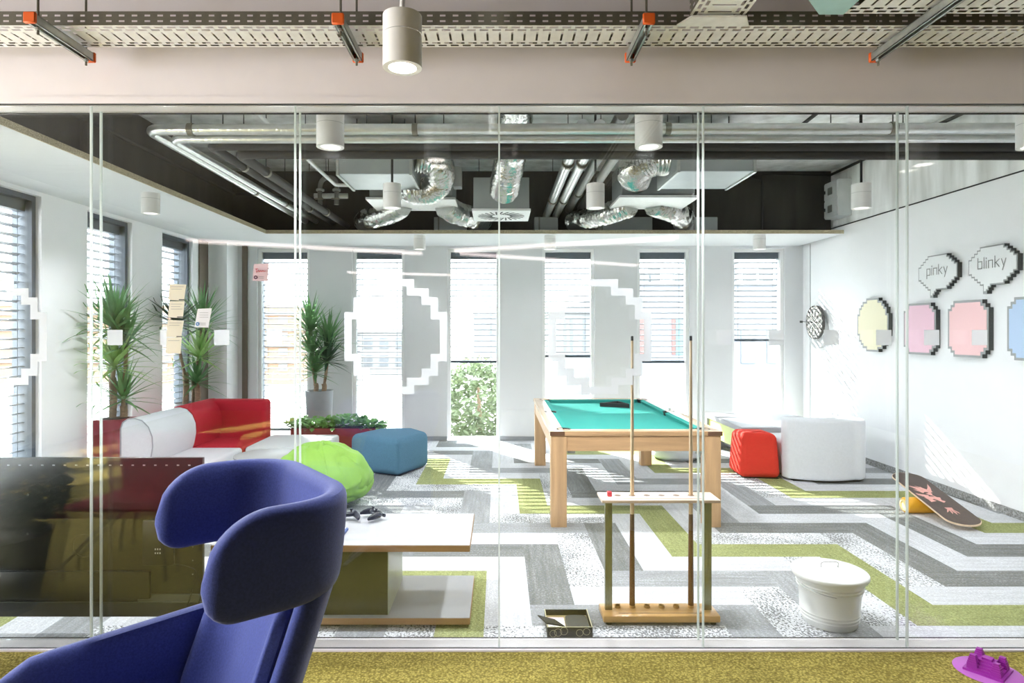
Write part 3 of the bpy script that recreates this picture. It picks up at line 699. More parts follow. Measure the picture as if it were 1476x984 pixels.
# ------------------------------------------------------------------ cable trays outside the glass
def tray(label, x0, x1, y0, y1, z, axis='x', flip=False, lefts=0.0):
    t = thing('cable_tray', label, 'cable tray', ((x0 + x1) / 2, (y0 + y1) / 2, z), 'perforated steel cable trays')
    L0, L1, B0, B1 = (x0, x1, y0, y1) if axis == 'x' else (y0, y1, x0, x1)
    def P(l, b, zz): return (l, b, zz) if axis == 'x' else (b, l, zz)
    wd = B1 - B0; per = 0.055
    rows = [(.0, .012, 0), (.012, .026, 1), (.026, .036, 0), (.036, .050, 2), (.050, .066, 0), (.066, wd - .066, 3), (wd - .066, wd - .050, 0), (wd - .050, wd - .036, 2), (wd - .036, wd - .026, 0), (wd - .026, wd - .012, 1), (wd - .012, wd, 0)]
    m = MB(); n = int((L1 - L0) / per)
    for b0, b1, kind in rows:
        if kind == 0: m.add([P(L0, B0 + b0, z), P(L0 + n * per, B0 + b0, z), P(L0 + n * per, B0 + b1, z), P(L0, B0 + b1, z)], [(0, 1, 2, 3)]); continue
        for i in range(n):
            a = L0 + i * per + (0 if kind == 1 else per * .5 if kind == 2 else per * .5)
            s0 = {1: .018, 2: .018, 3: .046}[kind]
            m.add([P(a, B0 + b0, z), P(a + s0, B0 + b0, z), P(a + s0, B0 + b1, z), P(a, B0 + b1, z)], [(0, 1, 2, 3)])
    obj('tray_bottom', m, m_galvw, t, fix=False)  # light bounced from below is put into this pale steel
    for b in (B0, B1):
        m = MB()
        for z0, z1, hole in ((0, .014, 0), (.014, .022, 1), (.022, .038, 0), (.038, .046, 1), (.046, .06, 0)):
            if not hole: m.add([P(L0, b, z + z0), P(L0 + n * per, b, z + z0), P(L0 + n * per, b, z + z1), P(L0, b, z + z1)], [(0, 1, 2, 3)]); continue
            for i in range(n):
                a = L0 + i * per + .01; m.add([P(a, b, z + z0), P(a + .031, b, z + z0), P(a + .031, b, z + z1), P(a, b, z + z1)], [(0, 1, 2, 3)])
        obj('side_flange', m, m_galvd, t, fix=False)  # shade on the flanges is put into this darker steel
    return t
tray('long perforated steel cable tray crossing the whole photo above the glass', -4.2, 4.6, 2.71, 2.92, 2.87)
tray('short perforated cable tray branching towards the viewer at the top right', .80, 1.03, .4, 2.66, 2.885, 'y')
tray('second perforated cable tray parallel to the long one, upper right corner', 1.42, 4.6, 2.40, 2.61, 2.87)
tag(obj('tray_coupler', MB().prism([(.76, 2.71), (.80, 2.63), (1.03, 2.63), (1.07, 2.71)], 'z', 2.866, 2.874), m_galvw), 'plain sheet steel joint piece where the branch tray meets the long tray', 'cable tray')
tag(obj('tray_bend', MB().prism([(1.42, 2.40), (1.42, 2.61), (1.32, 2.61), (1.18, 2.45), (1.0, 2.1), (1.2, 2.1)], 'z', 2.866, 2.874).prism([(1.32, 2.61), (1.18, 2.45), (1.185, 2.445), (1.325, 2.605)], 'z', 2.874, 2.93), M('teal tinted zinc', (168, 204, 198), .45, .4)), 'bluish angled tray bend at the left end of the upper right tray', 'cable tray')
for x, y0, y1, lb in ((-1.913, 2.58, 2.96, 'orange capped tray bracket at the left, nearest the left photo edge'), (-.66, 2.59, 2.96, 'orange capped tray bracket just left of the lit cylinder lamp'),
                      (.613, 2.59, 2.96, 'orange capped tray bracket right of the lit cylinder lamp'), (1.755, 2.20, 2.96, 'longest orange capped tray bracket at the right under both trays')):
    z = 2.82
    t = thing('tray_bracket', lb, 'bracket', (x, (y0 + y1) / 2, z), 'steel brackets under the cable trays')
    m = MB().box(x - .02, x + .02, y0, y1, z + .034, z + .037).box(x - .02, x - .017, y0, y1, z, z + .036).box(x + .017, x + .02, y0, y1, z, z + .036).box(x - .02, x - .010, y0, y1, z, z + .003).box(x + .010, x + .02, y0, y1, z, z + .003)
    obj('strut_channel', m, m_galv, t)
    for y in (y0, y1):
        obj('end_cap', MB().bbox(x - .025, x + .025, y - .008, y + .008, z - .004, z + .042, .004, 1), m_orange, t)
    for y in (y0 + .045, y1 - .03):
        obj('threaded_rod', MB().tube([(x + .0, y, z - .03), (x, y, 3.51)], .005, 8), m_galvd, t)
        obj('nut', MB().lathe([(0, 0), (.011, 0), (.011, .01), (0, .01)], (x, y, z - .012), 6), m_galv, t)
foil('foil_duct', 'foil hose end at the very top centre in front of the tray', [(.055, 2.46, 3.45), (.055, 2.45, 3.2), (.055, 2.38, 2.98), (.055, 2.1, 2.93), (.055, 1.4, 3.0)], .125, 11)

# linear pendants in the front room (mirrored in the glass)
def pendant(a, b, lb, mt=None):
    t = thing('linear_pendant', lb, 'pendant lamp', ((a[0] + b[0]) / 2, (a[1] + b[1]) / 2, a[2]), 'thin warm light tubes of the front room')
    obj('light_tube', MB().tube([a, b], .022, 8), mt or m_tube, t)
    for p in (a, b):
        q = (p[0] * .9 + (a[0] + b[0]) * .05, p[1] * .9 + (a[1] + b[1]) * .05)
        obj('suspension_wire', MB().tube([(q[0], q[1], a[2]), (q[0], q[1], 3.51)], .002, 5), m_wire, t)
pendant((-3.42, -.7, 2.55), (-1.0, -1.9, 2.55), 'slanting warm light tube mirrored in the glass above the left plants')
pendant((-.55, -1.6, 2.55), (1.9, -.5, 2.55), 'slanting warm light tube mirrored in the glass above the middle windows')
pendant((-.5, -1.9, 2.55), (2.1, -3.4, 2.55), 'warm light tube mirrored faintly over the middle pillars')
pendant((-2.6, -4.6, 2.55), (-.2, -5.3, 2.55), 'farthest warm light tube mirrored low over the left pillars')

# ------------------------------------------------------------------ pool table
def pool_table():
    x0, x1, y0, y1 = .412, 1.759, 5.014, 7.415; L = .125
    t = thing('pool_table', 'oak pool table with teal cloth in the middle of the room', 'pool table', ((x0 + x1) / 2, (y0 + y1) / 2, 0))
    for lx in (x0, x1 - L):
        for ly in (y0, y1 - L):
            obj('leg', MB().bbox(lx, lx + L, ly, ly + L, 0, .725, .005, 2), m_oak, t)
    a = MB().box(x0 + L, x1 - L, y0 + .006, y0 + .03, .605, .727).box(x0 + L, x1 - L, y1 - .03, y1 - .006, .605, .727)
    obj('end_apron', a, m_oakx, t)
    obj('side_apron', MB().box(x0 + .006, x0 + .03, y0 + L, y1 - L, .605, .727).box(x1 - .03, x1 - .006, y0 + L, y1 - L, .605, .727), m_oakx, t)
    obj('slate_bed', MB().box(x0 + .03, x1 - .03, y0 + .03, y1 - .03, .66, .716), m_fgrey, t)
    w = .105; e = .008
    for nm, q, mt in (('side_rail', (x0 - e, x0 + w, y0 + w, y1 - w), m_oaky), ('side_rail', (x1 - w, x1 + e, y0 + w, y1 - w), m_oaky), ('end_rail', (x0 + w, x1 - w, y0 - e, y0 + w), m_oakx), ('end_rail', (x0 + w, x1 - w, y1 - w, y1 + e), m_oakx)):
        obj(nm, MB().bbox(*q, .727, .763, .003, 2), mt, t)
    for cx in (x0 - e, x1 - w):
        for cy in (y0 - e, y1 - w):
            m = MB().bbox(cx, cx + w + e, cy, cy + w + e, .7271, .7632, .003, 2); obj('corner_block', m, m_oaky, t)
            obj('corner_cap', MB().bbox(cx - .002, cx + w + e + .002, cy - .002 if cy < 6 else cy + w + e - .001, cy + .003 if cy < 6 else cy + w + e + .002, .7275, .7615, .002, 1), m_walnut, t)
    obj('cloth', MB().box(x0 + w - .01, x1 - w + .01, y0 + w - .01, y1 - w + .01, .716, .726), m_cloth, t)
    ym = (y0 + y1) / 2; g = .055; c = .045
    def cush(p):  # list of plan points (outer a, outer b, inner b, inner a)
        m = MB(); a, b, ib, ia = p
        m.add([(a[0], a[1], .7635), (b[0], b[1], .7635), (ib[0], ib[1], .758), (ia[0], ia[1], .758), (a[0], a[1], .727), (b[0], b[1], .727), (ib[0] * .7 + b[0] * .3, ib[1] * .7 + b[1] * .3, .727), (ia[0] * .7 + a[0] * .3, ia[1] * .7 + a[1] * .3, .727)],
              [(0, 1, 2, 3), (4, 7, 6, 5), (2, 3, 7, 6), (0, 1, 5, 4), (1, 2, 6, 5), (3, 0, 4, 7)])
        obj('cushion', m, m_cloth, t)
    X0, X1, Y0, Y1 = x0 + w, x1 - w, y0 + w, y1 - w
    for X, s_ in ((X0, 1), (X1, -1)):
        cush([(X, Y0 + g), (X, ym - g), (X + s_ * c, ym - g - .02), (X + s_ * c, Y0 + g + .04)])
        cush([(X, ym + g), (X, Y1 - g), (X + s_ * c, Y1 - g - .04), (X + s_ * c, ym + g + .02)])
    for Y, s_ in ((Y0, 1), (Y1, -1)):
        cush([(X0 + g, Y), (X1 - g, Y), (X1 - g - .04, Y + s_ * c), (X0 + g + .04, Y + s_ * c)])
    for px, py in ((X0 + .006, Y0 + .006), (X1 - .006, Y0 + .006), (X0 + .006, Y1 - .006), (X1 - .006, Y1 - .006), (X0 - .012, ym), (X1 + .012, ym)):
        obj('pocket', MB().lathe([(0, .7262), (.05, .7262), (.056, .764), (.060, .7655), (.050, .7655), (.046, .75)], (px, py, 0), 24), m_black, t)
    for X in (x0 + .045, x1 - .045):
        for k in (1, 2, 3, 5, 6, 7):
            obj('sight_dot', MB().lathe([(0, .7631), (.006, .7631), (.006, .7636), (0, .7637)], (X, Y0 + (Y1 - Y0) * k / 8, 0), 10), m_signedge, t)
    for X in (x0 + L + .04, x1 - L - .04):
        obj('leveller_bracket', MB().bbox(X - .03, X + .03, y0 + .03, y0 + .06, .58, .61, .004, 1), m_galv, t)
pool_table()
# triangle rack and chalk on the table
tri = [(1.10, 6.92), (1.34, 7.10), (1.40, 6.80)]
c_ = Vector((sum(p[0] for p in tri) / 3, sum(p[1] for p in tri) / 3)); m = MB()
ins = [tuple(c_ + (Vector(p) - c_) * .84) for p in tri]; n = 3
m.add([(p[0], p[1], .7265) for p in tri] + [(p[0], p[1], .7265) for p in ins] + [(p[0], p[1], .768) for p in tri] + [(p[0], p[1], .768) for p in ins],
      [f for i in range(3) for f in ((i, (i + 1) % 3, 6 + (i + 1) % 3, 6 + i), (3 + i, 9 + i, 9 + (i + 1) % 3, 3 + (i + 1) % 3), (6 + i, 6 + (i + 1) % 3, 9 + (i + 1) % 3, 9 + i), (i, 3 + i, 3 + (i + 1) % 3, (i + 1) % 3))])
tag(obj('ball_rack', m, m_black), 'black triangular ball rack lying on the teal pool cloth', 'ball rack')
tag(obj('chalk', MB().bbox(1.700, 1.722, 6.34, 6.362, .7635, .784, .002, 1), m_fpale), 'small chalk cube on the right rail of the pool table', 'chalk')

# ------------------------------------------------------------------ cue rack and cues
t = thing('cue_rack', 'low wooden floor rack holding two cues in front of the pool table', 'cue rack', (.866, 3.435, 0))
obj('base', MB().bbox(.553, 1.174, 3.352, 3.515, .014, .050, .006, 2), m_pine, t)
obj('base_groove', MB().box(.64, 1.09, 3.385, 3.392, .0495, .0506), m_walnut, t)
for x in (.585, 1.14):
    for y in (3.375, 3.49): obj('foot', MB().lathe([(0, 0), (.016, 0), (.016, .015), (0, .015)], (x, y, 0), 16), m_black, t)
for x0, x1 in ((.574, .612), (1.108, 1.150)): obj('post', MB().box(x0, x1, 3.425, 3.45, .050, .645), m_steelp, t)
obj('shelf', MB().bbox(.546, 1.178, 3.36, 3.53, .645, .662, .004, 2), m_shelfw, t)
obj('shelf_groove', MB().box(.62, 1.10, 3.385, 3.391, .6615, .6626), m_walnut, t)
RX = [.647, .727, .808, .888, .968, 1.048]
for x in RX:
    obj('cue_hole', MB().lathe([(0, .0), (.018, .0), (.018, .0006), (0, .0007)], (x, 3.46, .6621), 20), m_walnut, t)
    obj('cue_socket', MB().lathe([(.012, .012), (.016, .014), (.017, .0), (.0, .0)], (x, 3.46, .050), 20), m_pine, t)
def cue(x, y, label):
    t = thing('pool_cue', label, 'cue', (x, y, .052), 'pool cues in the floor rack')
    obj('butt', MB().lathe([(0, 0), (.0150, .001), (.0155, .05), (.0135, .36), (.0125, .42)], (x, y, .052), 20), m_butt, t)
    obj('butt_point', MB().lathe([(.0125, .42), (.0118, .50), (.0095, .585)], (x, y, .052), 20), m_walnut, t)
    obj('shaft', MB().lathe([(.0116, .42 + .085), (.0108, .62), (.0075, 1.30), (.0070, 1.455)], (x, y, .052), 20), m_maple, t)
    obj('ferrule', MB().lathe([(.0072, 1.455), (.0072, 1.472), (.0064, 1.480), (0, 1.481)], (x, y, .052), 16), m_black, t)
cue(.727, 3.46, 'left cue standing in the floor rack, nearer the red chalk')
cue(1.048, 3.46, 'right cue standing in the floor rack, by the right glass joint')
tag(obj('chalk_cube', MB().bbox(.588, .612, 3.43, 3.454, .662, .688, .002, 1), m_redink), 'red chalk cube on the left end of the cue rack shelf', 'chalk')

# ------------------------------------------------------------------ coffee table and what lies on it
t = thing('coffee_table', 'low white topped coffee table with lower shelf, right behind the glass', 'coffee table', (-.83, 3.6, 0))
for z, nm in ((.400, 'table_top'), (.018, 'lower_shelf')):
    o = obj(nm, MB().bbox(-1.516, -.153, 3.322, 3.90, z, z + .034, .002, 1), m_edge, t)
    obj('white_surface', MB().box(-1.514, -.155, 3.324, 3.898, z + .034, z + .0355), m_laminate, o)
m = MB().box(-1.12, -.592, 3.36, 3.85, .0535, .400, 0); m.box(-.592, -.588, 3.36, 3.85, .0535, .400, 1)
obj('centre_block', m, [m_tdark, m_tside], t)
for x in (-1.4, -.27):
    for y in (3.4, 3.82): obj('foot', MB().lathe([(0, 0), (.02, 0), (.02, .019), (0, .019)], (x, y, 0), 16), m_black, t)
def gamepad(x, y, z, rot, lb):
    t = thing('game_controller', lb, 'game controller', (x, y, z), 'gamepads on the coffee table'); t.rotation_euler = (R(-12), 0, rot)
    def put(nm, mb, mt, p=t): return obj(nm, mb, mt, p, shift=False)
    b = MB().ball((0, 0, .036), (.066, .034, .017), 24, 12, fun=lambda d, q: Vector((q.x * (1 + .1 * abs(d.x)), q.y, q.z)))
    for s_ in (-1, 1):
        b.tube([(s_ * .048, .0, .036), (s_ * .060, -.025, .030), (s_ * .067, -.050, .020), (s_ * .070, -.064, .012)], [.020, .019, .015, .009], 14)
        b.ball((s_ * .070, -.064, .012), (.0095, .0095, .0095), 12, 8)
    put('body', b, m_gamepad)
    for s_ in (-1, 1):
        put('thumb_stick', MB().lathe([(0, .048), (.006, .048), (.006, .060), (.010, .062), (.010, .067), (0, .066)], (s_ * .026, -.014, 0), 16), m_gamepad)
        put('trigger', MB().bbox(s_ * .05 - .015, s_ * .05 + .015, .024, .040, .026, .046, .005, 2), m_gamepad)
        put('pad_button', MB().bbox(s_ * .046 - .009, s_ * .046 + .009, .002, .018, .050, .055, .002, 1), m_tvg)
    put('touch_pad', MB().bbox(-.022, .022, .004, .024, .049, .054, .002, 1), m_tvg)
gamepad(-.905, 3.76, .4355, R(8), 'black gamepad with raised thumb sticks beside the blue chair on the table')
gamepad(-.745, 3.79, .4355, R(-60), 'black gamepad lying turned, right of the other gamepad')
t = thing('game_case', 'small blue and white game case on the table by the chair', 'box', (-.885, 3.5, .4355))
obj('case', MB().bbox(-.93, -.85, 3.44, 3.57, .4355, .452, .003, 1), m_bluebox, t)
obj('sleeve', MB().box(-.925, -.862, 3.445, 3.565, .4521, .4535), m_paper, t)

# ------------------------------------------------------------------ television behind the glass
def tv():
    x0, x1, y0, y1, z0, z1 = -2.97, -1.523, 3.235, 3.275, .093, .909
    t = thing('television', 'large black television seen from its back behind the left glass', 'television', ((x0 + x1) / 2, 3.26, 0))
    obj('back_shell', MB().bbox(x0, x1, y0 + .012, y1, z0, z1, .004, 2), m_tv, t)
    obj('screen', MB().box(x0 + .012, x1 - .012, y1, y1 + .002, z0 + .012, z1 - .012), m_tvg, t)
    obj('lower_housing', MB().bbox(x0 + .1, x1 - .26, y0 - .012, y0 + .014, z0 + .10, z0 + .24, .006, 2), m_tv, t)
    obj('connector_panel', MB().bbox(x1 - .30, x1 - .14, y0 - .005, y0 + .014, z0 + .27, z0 + .50, .005, 2), m_tv, t)
    obj('trim_line', MB().box(x0, x1, y0 + .008, y0 + .013, z0 + .075, z0 + .080), m_tvg, t)
    obj('speaker_bar', MB().bbox(x1 - .33, x1 - .01, y0 + .006, y0 + .014, z0 + .08, z0 + .12, .003, 1), m_tvg, t)
    for i in range(24): obj('vent_slot', MB().box(x0 + .04 + i * .058, x0 + .052 + i * .058, y0 + .0105, y0 + .0125, z1 - .040, z1 - .034), m_fgrey, t)
    for i in range(4): obj('side_screw', MB().lathe([(0, 0), (.004, 0), (.004, .003), (0, .004)], (x1 - .05, y0 + .012, z0 + .22 + i * .07), 8, ax='y'), m_fgrey, t)
    for x, z in ((-2.42, .52), (-2.42, .72), (-2.42, .33)): obj('mount_hole', MB().lathe([(0, 0), (.006, 0), (.006, .002), (0, .002)], (x, y0 + .0105, z), 10, ax='y'), m_tvg, t)
    for x, z, w, h in ((-2.57, .245, .09, .05), (-2.49, .262, .05, .045)): obj('sticker', MB().box(x, x + w, y0 + .0095, y0 + .0115, z, z + h), m_paper, t)
    for i in range(6): obj('socket', MB().box(x1 - .235 + .012 * (i % 3), x1 - .229 + .012 * (i % 3), y0 - .0065, y0 - .004, z0 + .33 + .02 * (i // 3), z0 + .338 + .02 * (i // 3)), m_fgrey, t)
    obj('maker_plate', MB().lathe([(0, 0), (.055, 0), (.058, .003), (.060, 0)], (-2.13, y0 + .0105, .46), 32, ax='y'), m_tv, t)
    for x in (-2.72, -1.62):
        obj('stand_foot', MB().tube([(x, 3.255, z0 + .03), (x + .03, 3.24, .02), (x + .03, 3.235, .008)], .007, 8).tube([(x, 3.262, z0 + .03), (x + .05, 3.33, .02), (x + .055, 3.335, .008)], .009, 8), m_tv, t)
tv()
tag(obj('power_cable', MB().tube(spline([(-1.66, 3.229, .37), (-1.60, 3.228, .36), (-1.545, 3.225, .33), (-1.57, 3.225, .22), (-1.60, 3.226, .10), (-1.55, 3.24, .02), (-1.45, 3.26, .008)]), .0035, 8), m_black), 'black cable hanging from the back of the television', 'cable')
tag(obj('signal_cable', MB().tube(spline([(-1.535, 3.224, .30), (-1.515, 3.224, .24), (-1.54, 3.224, .12), (-1.50, 3.235, .05), (-1.44, 3.24, .03), (-1.40, 3.26, .1)]), .003, 8), m_black), 'second thin cable looping at the right edge of the television', 'cable')

# ------------------------------------------------------------------ white bin, gift box, balance board
t = thing('waste_bin', 'white enamel bin with lid, right of the cue rack', 'bin', (1.775, 3.40, 0)); c = (1.775, 3.40, 0)
pr = [(0, .006), (.128, .006), (.130, .0), (.134, .004)]
for i in range(3): z = .03 + i * .018; pr += [(.137 + z * .13, z), (.140 + z * .13, z + .006), (.137 + z * .13, z + .012)]
pr += [(.152, .16)]
for i in range(2): z = .19 + i * .018; pr += [(.136 + z * .13, z), (.140 + z * .13, z + .006), (.136 + z * .13, z + .012)]
pr += [(.170, .252), (.174, .258)]
obj('body', MB().lathe(pr, c, 48), m_bin, t)
o = obj('lid', MB().lathe([(.166, .250), (.186, .250), (.190, .256), (.190, .272), (.186, .277), (.150, .284), (.145, .282), (.085, .292), (.082, .290), (0, .294)], c, 48), m_bin, t)
obj('lid_handle', MB().tube(spline([(1.73, 3.40, .292), (1.732, 3.395, .318), (1.775, 3.39, .326), (1.818, 3.395, .318), (1.82, 3.40, .292)]), .003, 8), m_wire, o)
obj('carry_handle', MB().tube(spline([(1.60, 3.345, .225), (1.63, 3.27, .215), (1.68, 3.235, .205), (1.72, 3.225, .198)]), .003, 8), m_wire, t)

def giftbox():
    x0, x1, y0, y1, h = .245, .476, 3.222, 3.43, .052
    t = thing('gift_box', 'open black box with ring print on the floor against the glass', 'box', ((x0 + x1) / 2, (y0 + y1) / 2, 0))
    m = MB().box(x0, x1, y0, y1, 0, .004); w = .005
    m.box(x0, x1, y0, y0 + w, .004, h).box(x0, x1, y1 - w, y1, .004, h).box(x0, x0 + w, y0 + w, y1 - w, .004, h).box(x1 - w, x1, y0 + w, y1 - w, .004, h)
    obj('tray', m, m_boxb, t)
    m = MB().box(x0, x1, y0, y0 + w, h, h + .0015).box(x0, x0 + .004, y0, y1, h, h + .0015).box(x1 - .004, x1, y0, y1, h, h + .0015)
    obj('pale_rim', m, m_gold, t)
    obj('lining', MB().box(x0 + w, x1 - w, y0 + w, y1 - w, .004, .022), m_boxi, t)
    obj('insert', MB().prism(rrect(x0 + .105, x1 - .012, y0 + .012, y1 - .04, .03), 'z', .022, .040), m_boxb, t)
    obj('flap', MB().add([(x0 + .09, y0 + .004, h), (x0 + .0, y0 + .03, h + .002), (x0 - .045, y0 + .07, h + .026), (x0 + .04, y0 + .035, h + .020), (x0 + .09, y0 + .004, h + .006), (x0 + .0, y0 + .03, h + .008), (x0 - .045, y0 + .07, h + .032), (x0 + .04, y0 + .035, h + .026)],
                         [(0, 1, 2, 3), (7, 6, 5, 4), (0, 1, 5, 4), (1, 2, 6, 5), (2, 3, 7, 6), (3, 0, 4, 7)]), m_boxb, t)
    for cx, cz, r in ((x0 + .03, .02, .018), (x0 + .055, .026, .02), (x0 + .085, .033, .02), (x0 + .165, .024, .018), (x0 + .20, .03, .018)):
        n = 28; vs = []
        for k in range(n):
            a = 2 * math.pi * k / n
            for rr in (r, r - .002): vs.append((cx + rr * math.cos(a), y0 - .0006, max(.002, cz + rr * math.sin(a))))
        obj('ring_print', MB().add(vs, [(2 * k, 2 * ((k + 1) % n), 2 * ((k + 1) % n) + 1, 2 * k + 1) for k in range(n)]), m_gold, t, fix=False)
giftbox()
t = thing('leaflet', 'white and pink leaflet lying inside the open black box', 'leaflet', (.30, 3.36, .023))
obj('sheet', MB().box(.256, .345, 3.265, 3.395, .0225, .0245), m_paper, t)
obj('pink_band', MB().box(.257, .344, 3.365, 3.394, .0245, .0250), m_pink, t)
for i in range(4): obj('text_line', MB().box(.265, .33 - .012 * i, 3.35 - i * .02, 3.354 - i * .02, .0245, .0249), m_greyink, t)

def board():
    L, wd = .94, .27
    t = thing('balance_board', 'dark brown balance board with pink flame print tilted by the right wall', 'balance board', (3.685, 5.37, .138))
    t.rotation_euler = (R(12.5), 0, R(-3))
    def outline(s_, n=10):
        r = wd / 2 * s_; l = L / 2 * s_ - r * .8; p = []
        for i in range(n * 2 + 1):
            a = math.pi * i / (2 * n); p.append((r * math.cos(a) * 1.0, l + r * .8 * math.sin(a)))
        for i in range(n * 2 + 1):
            a = math.pi + math.pi * i / (2 * n); p.append((r * math.cos(a), -l + r * .8 * math.sin(a)))
        return p
    obj('deck', MB().prism(outline(1.0), 'z', 0, .013), m_boardedge, t, shift=False)
    obj('grip_surface', MB().prism(outline(.985), 'z', .013, .0145), m_board, t, shift=False)
    rnd = random.Random(5); m = MB()
    for i in range(15):
        a = R(100 + rnd.uniform(-62, 62)); x0 = rnd.uniform(-.05, .05); y0 = rnd.uniform(-.10, .12); l = rnd.uniform(.07, .15); w_ = rnd.uniform(.012, .03)
        d = Vector((math.cos(a), math.sin(a))); q = Vector((-d.y, d.x)) * w_
        pts = [Vector((x0, y0)) - q, Vector((x0, y0)) + d * l * .5 - q * .7, Vector((x0, y0)) + d * l + q * .4, Vector((x0, y0)) + d * l * .45 + q * .5, Vector((x0, y0)) + q]
        pts = [Vector((max(-.118, min(.118, p.x)), p.y)) for p in pts]
        zz = .0148 + i * .00004
        m.add([(p.x, p.y, zz) for p in pts], [(0, 1, 2, 3, 4)])
    obj('flame_print', m, m_flame, t, shift=False, fix=False)
    m = MB()
    for i, (dx, l) in enumerate(((-.045, .05), (-.022, .075), (.002, .085), (.025, .07))):
        m.add([(dx * .5 - .006, -.225, .0149), (dx * .5 + .006, -.225, .0149), (dx + .012, -.225 - l * .6, .0149), (dx * 1.3, -.225 - l, .0149), (dx - .002, -.225 - l * .6, .0149)], [(0, 1, 2, 3, 4)])
    m.add([(-.03, -.19, .0149), (.03, -.19, .0149), (.02, -.235, .0149), (-.022, -.235, .0149)], [(0, 1, 2, 3)])
    obj('hand_print', m, m_flame, t, shift=False, fix=False)
board()
t = thing('board_roller', 'yellow roller lying under the balance board', 'roller', (3.66, 5.42, .066))
obj('roller', MB().lathe([(.050, -.20), (.066, -.185), (.066, .185), (.050, .20)], (3.66, 5.42, .066), 32, ax='x'), m_yellow, t)
for s_ in (-1, 1): obj('end_disc', MB().lathe([(0, s_ * .197), (.03, s_ * .197), (.034, s_ * .203), (.050, s_ * .2)], (3.66, 5.42, .066), 32, ax='x'), m_cork, t)

# ------------------------------------------------------------------ soft seating
def rbox(mb, pts, z0, z1, r, sub=3, top=1.0, mi=0):
    """rounded prism over plan polygon pts"""
    bm = bmesh.new(); c = Vector((sum(p[0] for p in pts) / len(pts), sum(p[1] for p in pts) / len(pts)))
    lo = [bm.verts.new((p[0], p[1], z0)) for p in pts]; hi = [bm.verts.new((c.x + (p[0] - c.x) * top, c.y + (p[1] - c.y) * top, z1)) for p in pts]
    n = len(pts); bm.faces.new(lo[::-1]); bm.faces.new(hi)
    for i in range(n): bm.faces.new((lo[i], lo[(i + 1) % n], hi[(i + 1) % n], hi[i]))
    bmesh.ops.recalc_face_normals(bm, faces=bm.faces[:])
    bmesh.ops.bevel(bm, geom=bm.edges[:], offset=r, segments=sub, profile=0.5, affect='EDGES', clamp_overlap=True)
    mb.bm(bm, mi, True); return mb
t = thing('pouf', 'petrol blue quarter round pouf beside the bean bag', 'pouf', (-1.18, 7.05, 0))
obj('cushion', rbox(MB(), [(-1.06, 6.70), (-.80, 7.22), (-1.02, 7.55), (-1.42, 7.52), (-1.66, 7.08), (-1.60, 6.95)], .012, .405, .07, 6), m_fblue, t)
obj('seam', MB().tube(spline([(-1.06, 6.706, .05), (-1.062, 6.705, .30), (-1.10, 6.745, .375), (-1.22, 6.90, .402)]), .004, 8), m_tvg if False else m_fblue, t)
obj('base', rbox(MB(), [(-1.06, 6.76), (-.86, 7.22), (-1.04, 7.5), (-1.40, 7.48), (-1.58, 7.08)], 0, .013, .004, 1), m_black, t)
t = thing('pouf', 'orange red cube pouf beside the white armchair', 'pouf', (2.82, 6.9, 0))
obj('cushion', rbox(MB(), [(2.535, 6.66), (2.955, 6.60), (2.945, 7.02), (2.55, 7.08)], .01, .475, .065, 6, .86), m_fredo, t)
obj('base', rbox(MB(), [(2.58, 6.70), (2.94, 6.65), (2.94, 6.98), (2.60, 7.03)], 0, .012, .003, 1), m_black, t)
obj('top_seam', MB().tube(spline([(2.62, 6.71, .45), (2.68, 6.74, .474), (2.76, 6.78, .478), (2.84, 6.74, .474), (2.90, 6.69, .45)]), .004, 8), m_fredo, t)
t = thing('round_pouf', 'flat pale blue round pouf on the floor behind the pool table', 'pouf', (2.16, 7.75, 0))
obj('cushion', MB().lathe([(0, .0), (.24, .0), (.31, .05), (.325, .12), (.30, .2), (.22, .235), (0, .245)], (2.16, 7.75, 0), 40), m_fpale, t)
obj('seam', MB().lathe([(.322, .116), (.328, .12), (.322, .124)], (2.16, 7.75, 0), 40), m_fgrey, t)
# white armchair module seen from behind
t = thing('armchair', 'large off white armchair module with curved back near the right wall', 'armchair', (3.4, 6.85, 0))
pl = [(2.97, 6.66)] + [(2.99 + .66 * k / 8, 6.585 - .15 * math.sin(math.pi * (k + .5) / 11)) for k in range(9)] + [(3.64 + .20 * math.sin(R(a)), 6.70 - .235 * math.cos(R(a))) for a in range(20, 95, 15)] + [(3.84, 7.2), (3.72, 7.2), (3.71, 6.92), (3.62, 6.80), (3.46, 6.74), (3.02, 6.78)]
obj('backrest', rbox(MB(), pl, .02, .635, .055, 5), m_fwhite, t)
obj('seat', rbox(MB(), [(3.0, 6.72), (3.70, 6.76), (3.72, 7.22), (3.0, 7.22)], .02, .40, .05, 4), m_fwhite, t)
obj('base', rbox(MB(), [(3.05, 6.56), (3.74, 6.54), (3.76, 7.12), (3.05, 7.15)], 0, .022, .004, 1), m_black, t)
# white bench with green lining
t = thing('bench_table', 'low white bench table with lime green inside behind the red pouf', 'table', (3.2, 7.85, 0))
obj('top', MB().bbox(2.77, 3.90, 7.22, 8.5, .395, .45, .004, 1), m_laminate, t)
obj('end_panel', MB().bbox(2.77, 3.90, 7.222, 7.27, 0, .395, .003, 1), m_laminate, t)
obj('end_panel', MB().bbox(2.77, 3.90, 8.44, 8.498, 0, .395, .003, 1), m_laminate, t)
obj('inner_panel', MB().box(2.80, 2.82, 7.27, 8.44, .17, .395), M('lime green lacquer', (196, 206, 104), .4), t)
obj('shelf', MB().box(3.0, 3.85, 7.27, 8.44, .04, .07), m_laminate, t)
